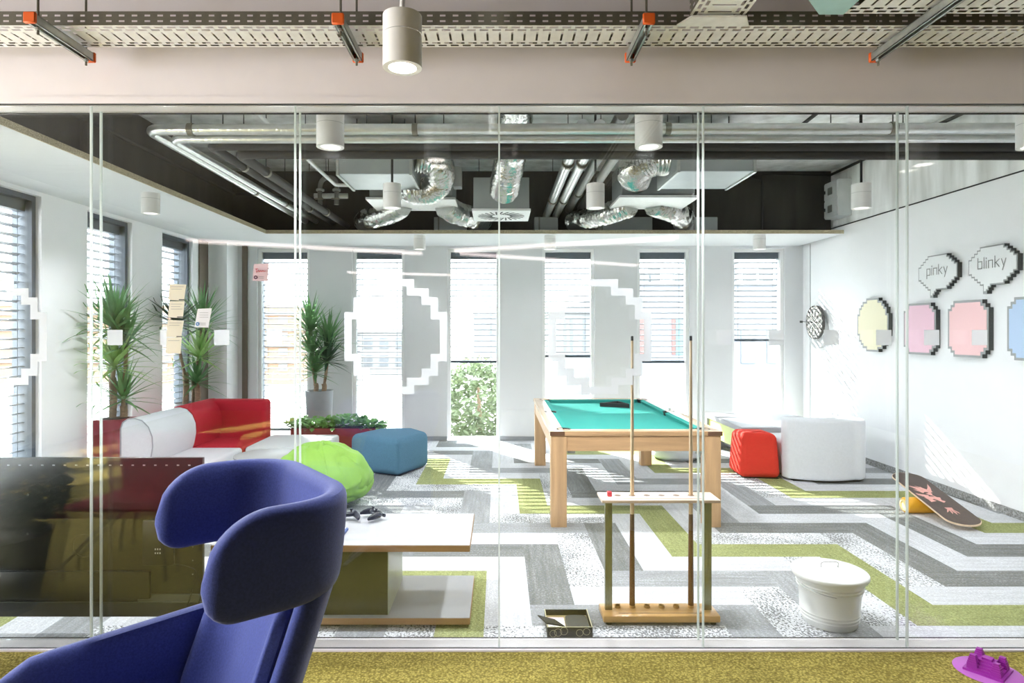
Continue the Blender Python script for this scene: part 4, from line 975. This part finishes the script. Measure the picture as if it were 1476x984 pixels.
# modular sofa
BX, SX = -3.53, -2.73
def back_profile(h): return [(BX, .04), (BX, h - .10), (BX + .02, h - .04), (BX + .07, h - .005), (BX + .13, h), (BX + .20, h - .02), (BX + .26, h - .08), (BX + .295, h - .17), (BX + .30, h - .27), (BX + .28, h - .38), (BX + .25, .28), (BX + .25, .04)]
t = thing('sofa_module', 'light grey sofa module with rolled back nearest the television', 'sofa', (-3.13, 6.32, 0))
obj('backrest', MB().prism(back_profile(.74), 'y', 5.90, 6.745, sm=True), m_fgrey, t)
obj('seat', MB().bbox(BX + .24, SX, 5.90, 6.745, .04, .315, .035, 4), m_fgrey, t)
obj('end_piping', MB().tube([(p[0], 5.898, p[1]) for p in back_profile(.74)], .006, 8), m_potg, t)
for x in (BX + .08, SX - .08):
    for y in (6.0, 6.66): obj('foot', MB().lathe([(0, 0), (.02, 0), (.02, .045), (0, .045)], (x, y, 0), 12), m_black, t)
t = thing('sofa_module', 'red corner sofa module between the two light grey modules', 'sofa', (-3.13, 7.17, 0))
obj('seat', MB().bbox(BX + .22, SX, 6.755, 7.40, .04, .315, .03, 4), m_fred, t)
obj('side_backrest', MB().prism(back_profile(.75), 'y', 6.755, 7.55, sm=True), m_fred, t)
obj('rear_backrest', MB().bbox(BX + .1, SX, 7.38, 7.60, .04, .745, .05, 5), m_fred, t)
for x in (BX + .08, SX - .08):
    for y in (6.84, 7.5): obj('foot', MB().lathe([(0, 0), (.02, 0), (.02, .045), (0, .045)], (x, y, 0), 12), m_black, t)
t = thing('sofa_module', 'light grey backless sofa module right of the red corner', 'sofa', (-2.3, 7.15, 0))
obj('seat', MB().bbox(SX + .01, -1.91, 6.755, 7.58, .04, .315, .035, 4), m_fgrey, t)
for x in (SX + .09, -2.0):
    for y in (6.84, 7.5): obj('foot', MB().lathe([(0, 0), (.02, 0), (.02, .045), (0, .045)], (x, y, 0), 12), m_black, t)
t = thing('side_table', 'round white side table in front of the sofa, partly behind the bean bag', 'side table', (-2.22, 6.08, 0))
obj('top', MB().lathe([(0, .345), (.30, .345), (.31, .352), (.31, .366), (.305, .37), (0, .37)], (-2.22, 6.08, 0), 48), m_laminate, t)
obj('stem', MB().lathe([(.02, .012), (.02, .345)], (-2.22, 6.08, 0), 16), m_alu, t)
obj('foot_plate', MB().lathe([(0, 0), (.18, 0), (.18, .008), (.03, .014), (0, .014)], (-2.22, 6.08, 0), 40), m_alu, t)
# bean bag
t = thing('bean_bag', 'lime green bean bag slumped behind the coffee table', 'bean bag', (-1.585, 5.70, 0))
def bb(d, q):
    w_ = noise.noise(Vector((d.x * 2.2, d.y * 2.2, d.z * 2.0 + 4))) * .05
    a = math.atan2(d.y, d.x); fold = .030 * math.sin(a * 7 + d.z * 3) * max(0, d.z) ** .6 + .016 * math.sin(a * 15 + d.z * 7 + 2 * noise.noise(d * 3)) * max(0, d.z)
    p3 = Vector((d.x * 2.0 + d.z, d.y * 2.0 - d.z * 1.5, d.z * 1.2))
    ridge = (1 - abs(noise.noise(p3 * .75 + Vector((3, 1, 2))))) ** 6 * .045 - (1 - abs(noise.noise(p3 * 1.15))) ** 14 * .05
    s_ = 1 + w_ + fold * .6 + ridge
    v = Vector((q.x * s_, q.y * s_, q.z * s_))
    if v.z < 0: v.z = -min(.235, abs(v.z) ** .8 * .62); v.x *= 1.0; v.y *= 1.0
    else: v.z *= 1.0; v.x += d.z * -.02
    return v
obj('bag', MB().ball((-1.585, 5.70, .236), (.435, .42, .315), 120, 72, fun=bb), m_green, t)
for k in range(4):
    a0 = R(20 + 90 * k); pts = []
    for j in range(3, 14):
        ph = math.pi * j / 26; d = Vector((math.sin(ph) * math.cos(a0), math.sin(ph) * math.sin(a0), math.cos(ph)))
        q = bb(d, Vector((d.x * .435, d.y * .42, d.z * .315))); pts.append((-1.585 + q.x, 5.70 + q.y, .236 + q.z))
    obj('seam', MB().tube(pts, .004, 6), m_green, t)

# ------------------------------------------------------------------ plants
def leaf_blade(m, base, d, L, w, droop, seg=6):
    d = d.normalized(); side = d.cross(Vector((0, 0, 1)))
    if side.length < 1e-3: side = Vector((1, 0, 0))
    side.normalize(); p = Vector(base); vs = []; dirv = d.copy()
    for i in range(seg + 1):
        f = i / seg; ww = w * (0.55 + 0.9 * f if f < .35 else (1 - f) / .65 * .865 + .0) ; ww = max(ww, .0006)
        up = side.cross(dirv).normalized() * ww * .25
        vs += [p - side * ww + up, p, p + side * ww + up]
        p = p + dirv * (L / seg); dirv = (dirv + Vector((0, 0, -droop * (f + .2)))).normalized()
    fs = []
    for i in range(seg): a = i * 3; fs += [(a, a + 1, a + 4, a + 3), (a + 1, a + 2, a + 5, a + 4)]
    vs = [Vector((max(q.x, XL + .015 + .004 * (i % 3)), min(q.y, YB - .02), q.z)) for i, q in enumerate(vs)]
    m.add(vs, fs, 0, True)
def rosette(c, n, L, w, seed, droop=.14, low=-.35, mi=0):
    rnd = random.Random(seed); m = MB()
    for i in range(n):
        el = low + (1.45 - low) * (i / n) ** .8; a = i * 2.39996 + rnd.uniform(-.25, .25)
        d = Vector((math.cos(a) * math.cos(el), math.sin(a) * math.cos(el), math.sin(el)))
        leaf_blade(m, Vector(c) + Vector((0, 0, .05 * i / n)), d, L * rnd.uniform(.75, 1.15) * 1.18, w * 1.25, droop * rnd.uniform(.4, 1.3))
    return m
def yucca(label, loc, pot, trunks, potmat):
    t = thing('potted_yucca', label, 'potted plant', (loc[0], loc[1], 0))
    r0, r1, h, sq = pot
    if sq: obj('pot', rbox(MB(), [(loc[0] - r1, loc[1] - r1), (loc[0] + r1, loc[1] - r1), (loc[0] + r1, loc[1] + r1), (loc[0] - r1, loc[1] + r1)], 0, h, .012, 3), potmat, t)
    else: obj('pot', MB().lathe([(0, 0), (r0, 0), (r1, h - .012), (r1, h), (r1 - .018, h), (r1 - .025, h - .03), (0, h - .03)], (loc[0], loc[1], 0), 40), potmat, t)
    obj('soil', MB().lathe([(0, 0), (r1 * .85, 0), (r1 * .85, .004), (0, .012)], (loc[0], loc[1], h - .03 if not sq else h), 24), m_soil, t)
    for (dx, dy, zt, heads) in trunks:
        x, y = loc[0] + dx, loc[1] + dy
        obj('cane', MB().tube(spline([(x, y, h - .03), (x + .01, y, (h + zt) / 2), (x, y, zt)]), .032, 12, rfun=lambda i, k: 1 + .06 * (i % 2)), m_trunk, t)
        for (hx, hy, hz, n, L, w, mt, sd) in heads:
            if abs(hx) + abs(hy) > .001 or hz > zt + .02: obj('branch', MB().tube(spline([(x, y, min(zt, hz) - .06), (x + hx * .6, y + hy * .6, (min(zt, hz) + hz) / 2 - .02), (x + hx, y + hy, hz)]), .018, 8), m_trunk, t)
            obj('leaf_rosette', rosette((x + hx, y + hy, hz), n, L, w, sd), mt, t, fix=False)
yucca('tall yucca in a dark red planter between the sofa and the left wall', (-3.76, 6.2), (.14, .14, .70, True),
      [(-.03, .0, 1.1, [(.02, 0, 1.56, 80, .44, .022, m_leaf, 1), (.04, -.04, 1.18, 48, .38, .022, m_leafl, 2)]), (.05, .04, .82, [(0, 0, .86, 40, .38, .020, m_leaf, 3), (.05, -.03, 1.40, 40, .40, .020, m_leaf, 31)])], m_potr)
yucca('yucca in a grey pot behind the red sofa corner, behind the sticky notes', (-3.74, 7.72), (.17, .205, .68, False),
      [(-.07, -.04, 1.05, [(.06, -.34, 1.62, 54, .38, .020, m_leafd, 4)]), (.0, .03, .95, [(.10, 0, 1.58, 60, .44, .020, m_leaf, 5)]), (.07, -.03, .86, [(0, 0, .90, 44, .34, .022, m_leaf, 6), (.03, 0, 1.20, 50, .40, .022, m_leafl, 7)])], m_potg)
yucca('yucca in a tall grey pot by the back window behind the grey sofa', (-2.43, 8.55), (.15, .185, .75, False),
      [(-.05, .0, .84, [(-.07, -.02, 1.52, 60, .42, .024, m_leaf, 8), (0, -.02, .96, 44, .36, .024, m_leaf, 9), (-.04, -.06, 1.22, 44, .38, .024, m_leaf, 21)]), (.06, .0, .84, [(.06, -.04, 1.12, 44, .36, .024, m_leafd, 10), (.07, -.02, 1.36, 48, .40, .024, m_leaf, 12)])], m_potg)
def bushy(m, x0, x1, y0, y1, z0, z1, n, size, seed):
    rnd = random.Random(seed)
    for i in range(n):
        x, y = rnd.uniform(x0, x1), rnd.uniform(y0, y1); e = 1 - (2 * abs(x - (x0 + x1) / 2) / (x1 - x0)) ** 3
        z = z0 + (z1 - z0) * rnd.random() ** .8 * (.55 + .45 * e) * (.8 + .2 * math.sin(x * 9))
        a = rnd.uniform(0, 6.28); el = rnd.uniform(-.5, .9); d = Vector((math.cos(a) * math.cos(el), math.sin(a) * math.cos(el), math.sin(el))); s_ = d.cross(Vector((0, 0, 1))).normalized()
        L = size * rnd.uniform(.7, 1.3); p = Vector((x, y, z)); u = s_.cross(d) * L * .15
        m.add([p, p + d * L * .3 + s_ * L * .34, p + d * L * .7 + s_ * L * .3, p + d * L - u, p + d * L * .7 - s_ * L * .3, p + d * L * .3 - s_ * L * .34, p + d * L * .5 - u * .6], [(0, 1, 6), (1, 2, 6), (2, 3, 6), (3, 4, 6), (4, 5, 6), (5, 0, 6)], 0, False)
    return m
t = thing('planter_trough', 'long dark red planter of leafy green plants behind the grey sofa module', 'planter', (-2.02, 7.9, 0))
obj('trough', MB().bbox(-2.56, -1.48, 7.75, 8.05, 0, .355, .008, 2), m_potr, t)
obj('soil', MB().box(-2.54, -1.50, 7.77, 8.03, .354, .36), m_soil, t)
obj('foliage', bushy(MB(), -2.62, -1.44, 7.72, 8.08, .35, .50, 620, .075, 2), m_bush, t, fix=False)

# ------------------------------------------------------------------ signs and dartboard on the right wall
def stepped(w, h, st):
    """symmetric pixel stepped outline, st = list of (dx, dz) steps walked from the top edge to the right edge"""
    c = []; x, z = w / 2 - sum(s_[0] for s_ in st), h / 2
    c.append((x, z))
    for dx, dz in st: z -= dz; c.append((x, z)); x += dx; c.append((x, z))
    ne = c; se = [(a, -b) for a, b in reversed(c)]; sw = [(-a, -b) for a, b in c]; nw = [(-a, b) for a, b in reversed(c)]
    return ne, se, sw, nw
def panel(name, label, cat, yc, zc, w, h, st, mat, group, bd=.022):
    t = thing(name, label, cat, (XR, yc, zc), group)
    P = [p for q in stepped(w, h, st) for p in q]; Q = [p for q in stepped(w - 2 * bd, h - 2 * bd, st) for p in q]
    obj('edge', MB().prism([(yc + p[0], zc + p[1]) for p in P], 'x', XR - .045, XR - .001, 0, 1), [m_signedge, m_signdark], t)
    obj('face', MB().prism([(yc + p[0], zc + p[1]) for p in Q], 'x', XR - .048, XR - .045), mat, t)
    return t
px = .036
panel('wall_panel', 'plain pale yellow wall board with stepped corners next to the dartboard', 'wall board', 7.215, 1.622, .60, .61, [(px * 2, px), (px, px), (px, px), (px, px * 2)], m_pyel, 'coloured wall boards')
panel('wall_panel', 'plain pink wall board with stepped corners under the smaller speech bubble', 'wall board', 6.41, 1.575, .49, .52, [(px, px), (px, px)], m_ppink, 'coloured wall boards')
panel('wall_panel', 'plain salmon wall board with stepped corners between the pink and blue boards', 'wall board', 5.75, 1.575, .50, .52, [(px, px), (px, px)], m_psal, 'coloured wall boards')
panel('wall_panel', 'plain pale blue wall board cut by the right photo edge', 'wall board', 5.05, 1.575, .50, .52, [(px, px), (px, px)], m_pblue, 'coloured wall boards')
GL = {'p': (3, [(0, -2, 0, 4), (0, 4, 3, 4), (3, 4, 3, 0), (3, 0, 0, 0)]), 'i': (0, [(0, 0, 0, 4), (0, 5.2, 0, 5.7)]), 'n': (3, [(0, 0, 0, 4), (0, 4, 3, 4), (3, 4, 3, 0)]),
      'k': (3, [(0, 0, 0, 6), (0, 2, 3, 4), (.8, 2.4, 3, 0)]), 'y': (3, [(0, 4, 1.6, 0), (3, 4, .7, -2)]), 'b': (3, [(0, 0, 0, 6), (0, 4, 3, 4), (3, 4, 3, 0), (3, 0, 0, 0)]), 'l': (0, [(0, 0, 0, 6)])}
def word(txt, yc, zc, u, parent):
    tot = sum(GL[c][0] for c in txt) + 1.6 * (len(txt) - 1); x = -tot / 2; hw = .0042
    for ch in txt:
        m = MB()
        for a, b, c, d in GL[ch][1]:
            p, q = Vector((yc - (x + a) * u, zc + b * u)), Vector((yc - (x + c) * u, zc + d * u)); e = (q - p).normalized(); n = Vector((-e.y, e.x)) * hw; p -= e * hw; q += e * hw
            m.prism([tuple(p - n), tuple(q - n), tuple(q + n), tuple(p + n)], 'x', XR - .0495, XR - .0478)
        obj('letter', m, m_greyink, parent); x += GL[ch][0] + 1.6
def bubble(yc, label, txt):
    zc, w, h = 2.125, .545, .34; s_ = .0245; st = [(.034, .025)] * 4; bd = .012
    t = thing('speech_bubble_sign', label, 'wall sign', (XR, yc, zc), 'speech bubble wall signs')
    def poly(w, h, b):
        ne, se, sw, nw = stepped(w, h, st)
        ne = [(-a, c) for a, c in ne]; se = [(-a, c) for a, c in se]; sw = [(-a, c) for a, c in sw]; nw = [(-a, c) for a, c in nw]   # seen from the room: right is smaller y
        tw = .065 - b; ty = .10; tl = [(-.0 + ty - .09 + b, -h / 2), (ty - .09 + b, -h / 2 - .02 + b * 0), (ty - .065 + b, -h / 2 - .02), (ty - .065 + b, -h / 2 - .045), (ty - .045 + b, -h / 2 - .045), (ty - .045 + b, -h / 2 - .075 + b), (ty + .0 - b, -h / 2 - .075 + b), (ty - b, -h / 2)]
        P = ne + se + tl + sw + nw
        return [(yc + a, zc + c) for a, c in P]
    obj('edge', MB().prism(poly(w, h, 0), 'x', XR - .045, XR - .001, 0, 1), [m_signedge, m_signdark], t)
    obj('face', MB().prism(poly(w - 2 * bd, h - 2 * bd, bd), 'x', XR - .048, XR - .045), m_bubble, t)
    word(txt, yc, zc - .02, .0155, t)
bubble(6.147, 'white speech bubble sign with the shorter word, farther along the wall', 'pinky')
bubble(5.464, 'white speech bubble sign with the longer word, nearer the right edge', 'blinky')
t = thing('dartboard', 'round dartboard with pale surround on the far end of the right wall', 'dartboard', (XR, 8.47, 1.66))
dc = (XR, 8.47, 1.665)
obj('surround', MB().lathe([(0, -.001), (.225, -.001), (.225, -.05), (0, -.05)], (XR, 8.47, 1.54), 48, ax='x'), m_dartc, t)
def ring(m, r0, r1, a0, a1, xx, mi):
    n = 3; vs = []
    for i in range(n + 1):
        a = a0 + (a1 - a0) * i / n
        for r in (r0, r1): vs.append((xx, dc[1] + r * math.sin(a), dc[2] + r * math.cos(a)))
    m.add(vs, [(2 * i, 2 * i + 1, 2 * i + 3, 2 * i + 2) for i in range(n)], mi)
obj('board', MB().lathe([(0, -.051), (.225, -.051), (.225, -.085), (0, -.085)], dc, 48, ax='x'), m_dart2, t)
m = MB()
for k in range(20):
    a0, a1 = 2 * math.pi * (k - .5) / 20, 2 * math.pi * (k + .5) / 20; w0 = k % 2
    for r0, r1, q in ((.016, .099, w0), (.099, .107, 1 - w0), (.107, .162, w0), (.162, .170, 1 - w0)): ring(m, r0, r1, a0, a1, XR - .0865, q)
    ring(m, .185, .205, a0 + .06, a1 - .06, XR - .0865, 0)
obj('segments', m, [m_dart1, m_dart2], t, fix=False)
obj('bull', MB().lathe([(0, -.088), (.014, -.088), (.014, -.085)], dc, 16, ax='x'), m_dart2, t)
m = MB()
for k in range(10):
    a = 2 * math.pi * (k + .5) / 20; m.tube([(XR - .088, dc[1] + .2 * math.sin(a), dc[2] + .2 * math.cos(a)), (XR - .088, dc[1] - .2 * math.sin(a), dc[2] - .2 * math.cos(a))], .0015, 4)
obj('wire', m, m_wire, t)
tag(obj('dart', MB().tube([(XR - .086, 8.62, 1.67), (XR - .16, 8.63, 1.675)], .004, 8).box(XR - .2, XR - .16, 8.628, 8.632, 1.66, 1.69), m_signdark), 'dart stuck in the far side of the dartboard', 'dart')

# ------------------------------------------------------------------ film and paper on the glass
def frame_decal(xc, label):
    zc, w, h, s_ = 1.533, .505, .565, .045
    corners = stepped(w, h, [(s_ * 1.6, s_), (s_, s_), (s_, s_ * 1.6)]); sg = [(-1, -1), (-1, 1), (1, 1), (1, -1)]; th = .036
    P = []; Q = []
    for c, (sx, sz) in zip(corners, sg):
        for a, b in c: P.append((xc + a, zc + b)); Q.append((xc + a + sx * th, zc + b + sz * th))
    n = len(P); y0, y1 = 3.1085, 3.1092
    vs = [(p[0], y0, p[1]) for p in P] + [(p[0], y0, p[1]) for p in Q] + [(p[0], y1, p[1]) for p in P] + [(p[0], y1, p[1]) for p in Q]
    fs = []
    for i in range(n):
        j = (i + 1) % n; fs += [(i, j, n + j, n + i), (2 * n + i, 3 * n + i, 3 * n + j, 2 * n + j), (i, 2 * n + i, 2 * n + j, j), (n + i, n + j, 3 * n + j, 3 * n + i)]
    tag(obj('glass_decal', MB().add(vs, fs), m_film), label, 'glass decal', 'white frame decals on the glass')
frame_decal(-.508, 'white stepped frame decal on the glass, left of the middle joint')
frame_decal(.495, 'white stepped frame decal on the glass, right of the middle joint')
frame_decal(-2.475, 'white stepped frame decal on the glass at the left photo edge')
dots = [(-1.888, 'in front of the red potted yucca'), (-1.629, 'half behind the sticky notes'), (-1.363, 'over the dark corner strips right of the white note'), (-1.105, 'over the orange building outside'),
        (1.105, 'just right of the cue tips'), (1.362, 'over the right back window'), (1.632, 'beside the dartboard'), (1.89, 'over the yellow wall board'), (2.125, 'over the pink wall board'), (2.36, 'over the salmon wall board')]
for x, lb in dots:
    tag(obj('glass_sticker', MB().box(x - .0375, x + .0375, 3.1085, 3.1092, 1.491, 1.566), m_film), 'small white square sticker on the glass ' + lb, 'glass sticker', 'white square stickers on the glass')
def note(name, label, cat, pts, mat, extra=None, y=3.0965):
    """pts: plan corners (x, z) clockwise from top left"""
    t = thing(name, label, cat, (pts[0][0], y, pts[0][1]))
    m = MB(); m.add([(p[0], y - (.006 if i > 1 else 0), p[1]) for i, p in enumerate(pts)] + [(p[0], y + .0007 - (.006 if i > 1 else 0), p[1]) for i, p in enumerate(pts)],
                    [(0, 1, 2, 3), (7, 6, 5, 4), (0, 1, 5, 4), (1, 2, 6, 5), (2, 3, 7, 6), (3, 0, 4, 7)])
    obj('sheet', m, mat, t)
    if extra: extra(t, pts, y - .0068)
def lines(k, dash=None):
    def f(t, p, y):
        x0, x1 = p[0][0] + .01, p[1][0] - .008
        for i in range(k):
            z = p[0][1] - .015 - i * .012; obj('text_line', MB().box(x0, x1 - .01 * (i % 2), y, y + .0006, z, z + .0016), m_greyink, t)
        if dash: obj('tape', MB().box(x1 - .025, x1 + .004, y, y + .0006, p[2][1] + .003, p[2][1] + .008), m_signdark, t)
    return f
def ux(u): return (u - 719.5) * 3.0965 / 912
def vz(v): return 1.567 - (v - 475) * 3.0965 / 912
for q, lb, k, d in (([(244.8, 409), (268.5, 410), (266, 433.5), (243.5, 432)], 'top pale yellow note of the column on the glass', 2, 1), ([(244.5, 434), (266, 434), (264.5, 458.5), (243, 457)], 'second pale yellow note from the top of the column', 3, 1),
                 ([(242, 461), (265, 462), (262, 486.5), (240.5, 485)], 'third pale yellow note from the top of the column', 2, 1), ([(240.5, 486.5), (262, 486.5), (261, 509.5), (239.5, 508.5)], 'bottom pale yellow note of the column on the glass', 1, 0)):
    note('sticky_note', lb, 'sticky note', [(ux(a), vz(b)) for a, b in q], m_note, lines(k, d))
def logo(mat):
    def f(t, p, y):
        cx, cz = p[3][0] + .016, p[3][1] + .016; n = 20; vs = []
        for k in range(n):
            a = 2 * math.pi * k / n
            for r in (.009, .0045): vs.append((cx + r * math.cos(a), y, cz + r * math.sin(a)))
        obj('ring_logo', MB().add(vs, [(2 * k, 2 * ((k + 1) % n), 2 * ((k + 1) % n) + 1, 2 * k + 1) for k in range(n)]), mat, t, fix=False)
        for i in range(2): obj('text_line', MB().box(cx + .016, cx + .04, y, y + .0006, cz - .005 + i * .008, cz - .003 + i * .008), m_greyink, t)
        if mat is m_purpink:
            z = p[0][1] - .035; x = p[0][0] + .008
            m = MB().tube(spline([(x, y, z + .010), (x + .014, y, z + .011), (x + .007, y, z + .010), (x + .007, y, z - .006), (x + .016, y, z + .004), (x + .021, y, z - .004), (x + .027, y, z + .004), (x + .032, y, z - .003), (x + .038, y, z + .004), (x + .043, y, z - .002), (x + .052, y, z + .001)], 4), .0012, 5)
            obj('handwriting', m, m_redink, t)
        else:
            for i in range(3): obj('text_line', MB().box(p[0][0] + .012, p[1][0] - .015, y, y + .0006, p[0][1] - .02 - i * .011, p[0][1] - .0185 - i * .011), m_greyink, t)
    return f
note('sticky_note', 'white note with a blue ring logo right of the yellow notes', 'sticky note', [(ux(a), vz(b)) for a, b in [(285, 445), (305.5, 444), (301, 472), (281, 471.5)]], m_paper, logo(m_blueink))
note('sticky_note', 'pink note with red handwriting and dark ring logo, high on the glass', 'sticky note', [(ux(a), vz(b)) for a, b in [(366, 380.5), (387, 379.5), (386.5, 405.5), (364.5, 404.5)]], m_pink, logo(m_purpink))

# ------------------------------------------------------------------ foreground: lounge chair and purple print
CB, CF, CS = Vector((-.588, 1.954, 0)), Vector((-.8, -.6, 0)), Vector((-.6, .8, 0))
def CW(x, y, z): return CB + CF * x + CS * y + Vector((0, 0, z))
def cpath(tip, hw, r, n=7, step=.02):
    p = []; k = max(2, int((tip - r) / step))
    for i in range(k): p.append(Vector((tip - (tip - r) * i / k, -hw)))
    for i in range(n): a = R(-90 - 90 * i / n); p.append(Vector((r + r * math.cos(a), -hw + r + r * math.sin(a))))
    w_ = hw - r
    for i in range(6): p.append(Vector((0, -w_ + 2 * w_ * i / 6)))
    for i in range(n): a = R(180 - 90 * i / n); p.append(Vector((r + r * math.cos(a), hw - r + r * math.sin(a))))
    for i in range(k + 1): p.append(Vector((r + (tip - r) * i / k, hw)))
    return p
def shell(path, zlo, zhi, h, rt, rb, xo, seg=20, pw=.45, fat=1.0):
    """padded shell swept along a plan path; zlo/zhi height, h half thickness, rt/rb rounding of the free ends"""
    m = MB(); n = len(path); L = [0]
    for i in range(1, n): L.append(L[-1] + (path[i] - path[i - 1]).length)
    T = L[-1]; vs = []
    # densify ends
    for i in range(n):
        d = min(L[i], T - L[i])
        t = (path[min(i + 1, n - 1)] - path[max(i - 1, 0)]).normalized(); nn = Vector((-t.y, t.x))
        f = lambda r: 0 if d >= r else r * (1 - math.sqrt(max(0, 1 - ((r - d) / r) ** 2)))
        a, b = zlo + f(rb), zhi - f(rt); hh = h * (1 if d > .04 else math.sqrt(max(.02, 1 - ((.04 - d) / .04) ** 2)))
        for k in range(seg):
            th = 2 * math.pi * k / seg; cx, sx = math.cos(th), math.sin(th)
            q = math.copysign(abs(cx) ** .55, cx) * hh; z = (a + b) / 2 + math.copysign(abs(sx) ** pw, sx) * (b - a) / 2
            p = path[i] + nn * q; vs.append(CW(p.x + xo(z), p.y, z))
    fs = [(i * seg + k, i * seg + (k + 1) % seg, (i + 1) * seg + (k + 1) % seg, (i + 1) * seg + k) for i in range(n - 1) for k in range(seg)]
    m.add(vs, fs, 0, True); m.add(vs[:seg], [tuple(range(seg - 1, -1, -1))], 0, True); m.add(vs[-seg:], [tuple(range(seg))], 0, True); return m
t = thing('wing_lounge_chair', 'blue upholstered lounge chair with wing headrest in the foreground', 'lounge chair', (CB.x, CB.y, 0))
xo = lambda z: max(0, .90 - z) * .36
hp = cpath(.37, .325, .17, 9, .015)
obj('headrest', shell(hp, .868, 1.128, .034, .15, .085, lambda z: (1.0 - z) * .10), m_navy, t)
bp_ = cpath(.205, .30, .19, 9, .005)
obj('backrest', shell([Vector((min(p.x, .13) if 0 else p.x - .075 * (abs(p.y) / .3) ** 4 * (p.x / .2), p.y)) for p in bp_], .40, .955, .034, .10, .02, xo, 24, .3), m_navy, t)
ip = [Vector((p.x * .55, p.y)) for p in cpath(.19, .262, .185, 9, .002)]
obj('back_cushion', shell([Vector((p.x + .055, p.y)) for p in ip], .43, .905, .028, .10, .05, xo, 20, .35), m_navy, t)
for s_, nm in ((1, 'armrest'), (-1, 'armrest')):
    m = MB(); vs = []; N = 14; seg = 16
    for i in range(N + 1):
        f = i / N; x = .10 + .62 * f; zt = .675 - .055 * f - (.05 * max(0, f - .85) / .15) ** 1; zb = .40; hh = .036 * (1 if i < N else .5)
        for k in range(seg):
            th = 2 * math.pi * k / seg; cx, sx = math.cos(th), math.sin(th)
            vs.append(CW(x + .06, s_ * (.325 + .015 * f) + math.copysign(abs(cx) ** .6, cx) * hh, (zt + zb) / 2 + math.copysign(abs(sx) ** .4, sx) * (zt - zb) / 2))
    m.add(vs, [(i * seg + k, i * seg + (k + 1) % seg, (i + 1) * seg + (k + 1) % seg, (i + 1) * seg + k) for i in range(N) for k in range(seg)], 0, True)
    m.add(vs[:seg], [tuple(range(seg))], 0, True); m.add(vs[-seg:], [tuple(range(seg))], 0, True)
    obj(nm, m, m_navy, t)
bm = bmesh.new(); bmesh.ops.create_cube(bm, size=1)
for v in bm.verts: v.co = CW(.44 + v.co.x * .60, v.co.y * .58, .375 + v.co.z * .13)
bmesh.ops.bevel(bm, geom=bm.edges[:], offset=.045, segments=5, profile=.5, affect='EDGES'); obj('seat', MB().bm(bm, 0, True), m_navy, t)
pc = CW(.40, 0, 0)
obj('pedestal', MB().lathe([(.03, .03), (.03, .312)], (pc.x, pc.y, 0), 20), m_alu, t)
for k in range(4):
    a = R(20 + 90 * k); q = Vector((math.cos(a), math.sin(a), 0))
    obj('base_spoke', MB().tube([pc + q * .02 + Vector((0, 0, .05)), pc + q * .33 + Vector((0, 0, .016))], [.018, .012], 10), m_alu, t)
    obj('glide', MB().lathe([(0, 0), (.014, 0), (.014, .012), (0, .012)], tuple(pc + q * .325), 12), m_black, t)
# purple stepped print
t = thing('plastic_model', 'purple plastic stepped pyramid model on the mustard carpet, lower right', 'model', (2.24, 2.90, 0))
C0 = Vector((2.24, 2.90, 0))
obj('base_disc', MB().lathe([(0, 0), (.128, 0), (.134, .003), (.128, .006), (0, .006)], tuple(C0), 40), m_purplel, t)
rm = Matrix.Rotation(R(38), 4, 'Z')
for i in range(6):
    s_ = .076 - i * .0115; z = .006 + i * .010
    m = MB().box(-s_, s_, -s_, s_, z, z + .010); m.xf(Matrix.Translation(C0) @ rm); obj('step', m, m_purple, t)
for sx in (-1, 1):
    for sy in (-1, 1):
        m = MB(); n = 5
        for i in range(n):
            w_ = .020 - i * .0022; z = .026 + i * .009 + (.006 if sy > 0 else 0)
            m.box(sx * .044 - w_, sx * .044 + w_, sy * .044 - w_, sy * .044 + w_, z - (.02 if i == 0 else 0), z + .009)
        m.xf(Matrix.Translation(C0) @ rm); obj('turret', m, m_purple, t)

# ------------------------------------------------------------------ things mirrored in the glass, just left of the frame
t = thing('lounge_chair', 'dark red lounge chair with thin black legs, mirrored in the television', 'lounge chair', (-2.42, 2.0, 0))
obj('seat_shell', MB().add([(-2.78, 2.30, .40), (-2.02, 2.30, .40), (-2.10, 1.70, .36), (-2.70, 1.70, .36), (-2.78, 2.30, .46), (-2.02, 2.30, .46), (-2.10, 1.70, .42), (-2.70, 1.70, .42)], [(0, 3, 2, 1), (4, 5, 6, 7), (0, 1, 5, 4), (1, 2, 6, 5), (2, 3, 7, 6), (3, 0, 4, 7)]), m_redseat, t)
obj('back_shell', MB().add([(-2.74, 1.74, .38), (-2.06, 1.74, .38), (-1.90, 1.56, .80), (-2.90, 1.56, .80), (-2.74, 1.70, .38), (-2.06, 1.70, .38), (-1.90, 1.50, .80), (-2.90, 1.50, .80)], [(0, 1, 2, 3), (7, 6, 5, 4), (0, 1, 5, 4), (1, 2, 6, 5), (2, 3, 7, 6), (3, 0, 4, 7)]), m_redseat, t)
for x, y in ((-2.72, 2.26), (-2.08, 2.26), (-2.68, 1.72), (-2.12, 1.72)):
    obj('leg', MB().tube([(x + (.2 if x < -2.4 else -.2), 2.0, .38), (x, y, .10), (x, y, 0)], .012, 10), m_black, t)
t = thing('potted_shrub', 'dark leafy shrub in a black pot, mirrored at the left edge of the television', 'potted plant', (-2.80, 2.66, 0))
obj('pot', MB().lathe([(0, 0), (.18, 0), (.25, .42), (.23, .42), (.22, .37), (0, .37)], (-2.80, 2.66, 0), 32), m_potg if False else m_tv, t)
obj('foliage', leaf_cloud(460, (-2.80, 2.66, .66), (.34, .31, .26), .075, random.Random(9)), m_leafd, t, fix=False)
obj('stem', MB().tube([(-2.80, 2.66, .36), (-2.79, 2.66, .64)], .012, 8), m_trunk, t)
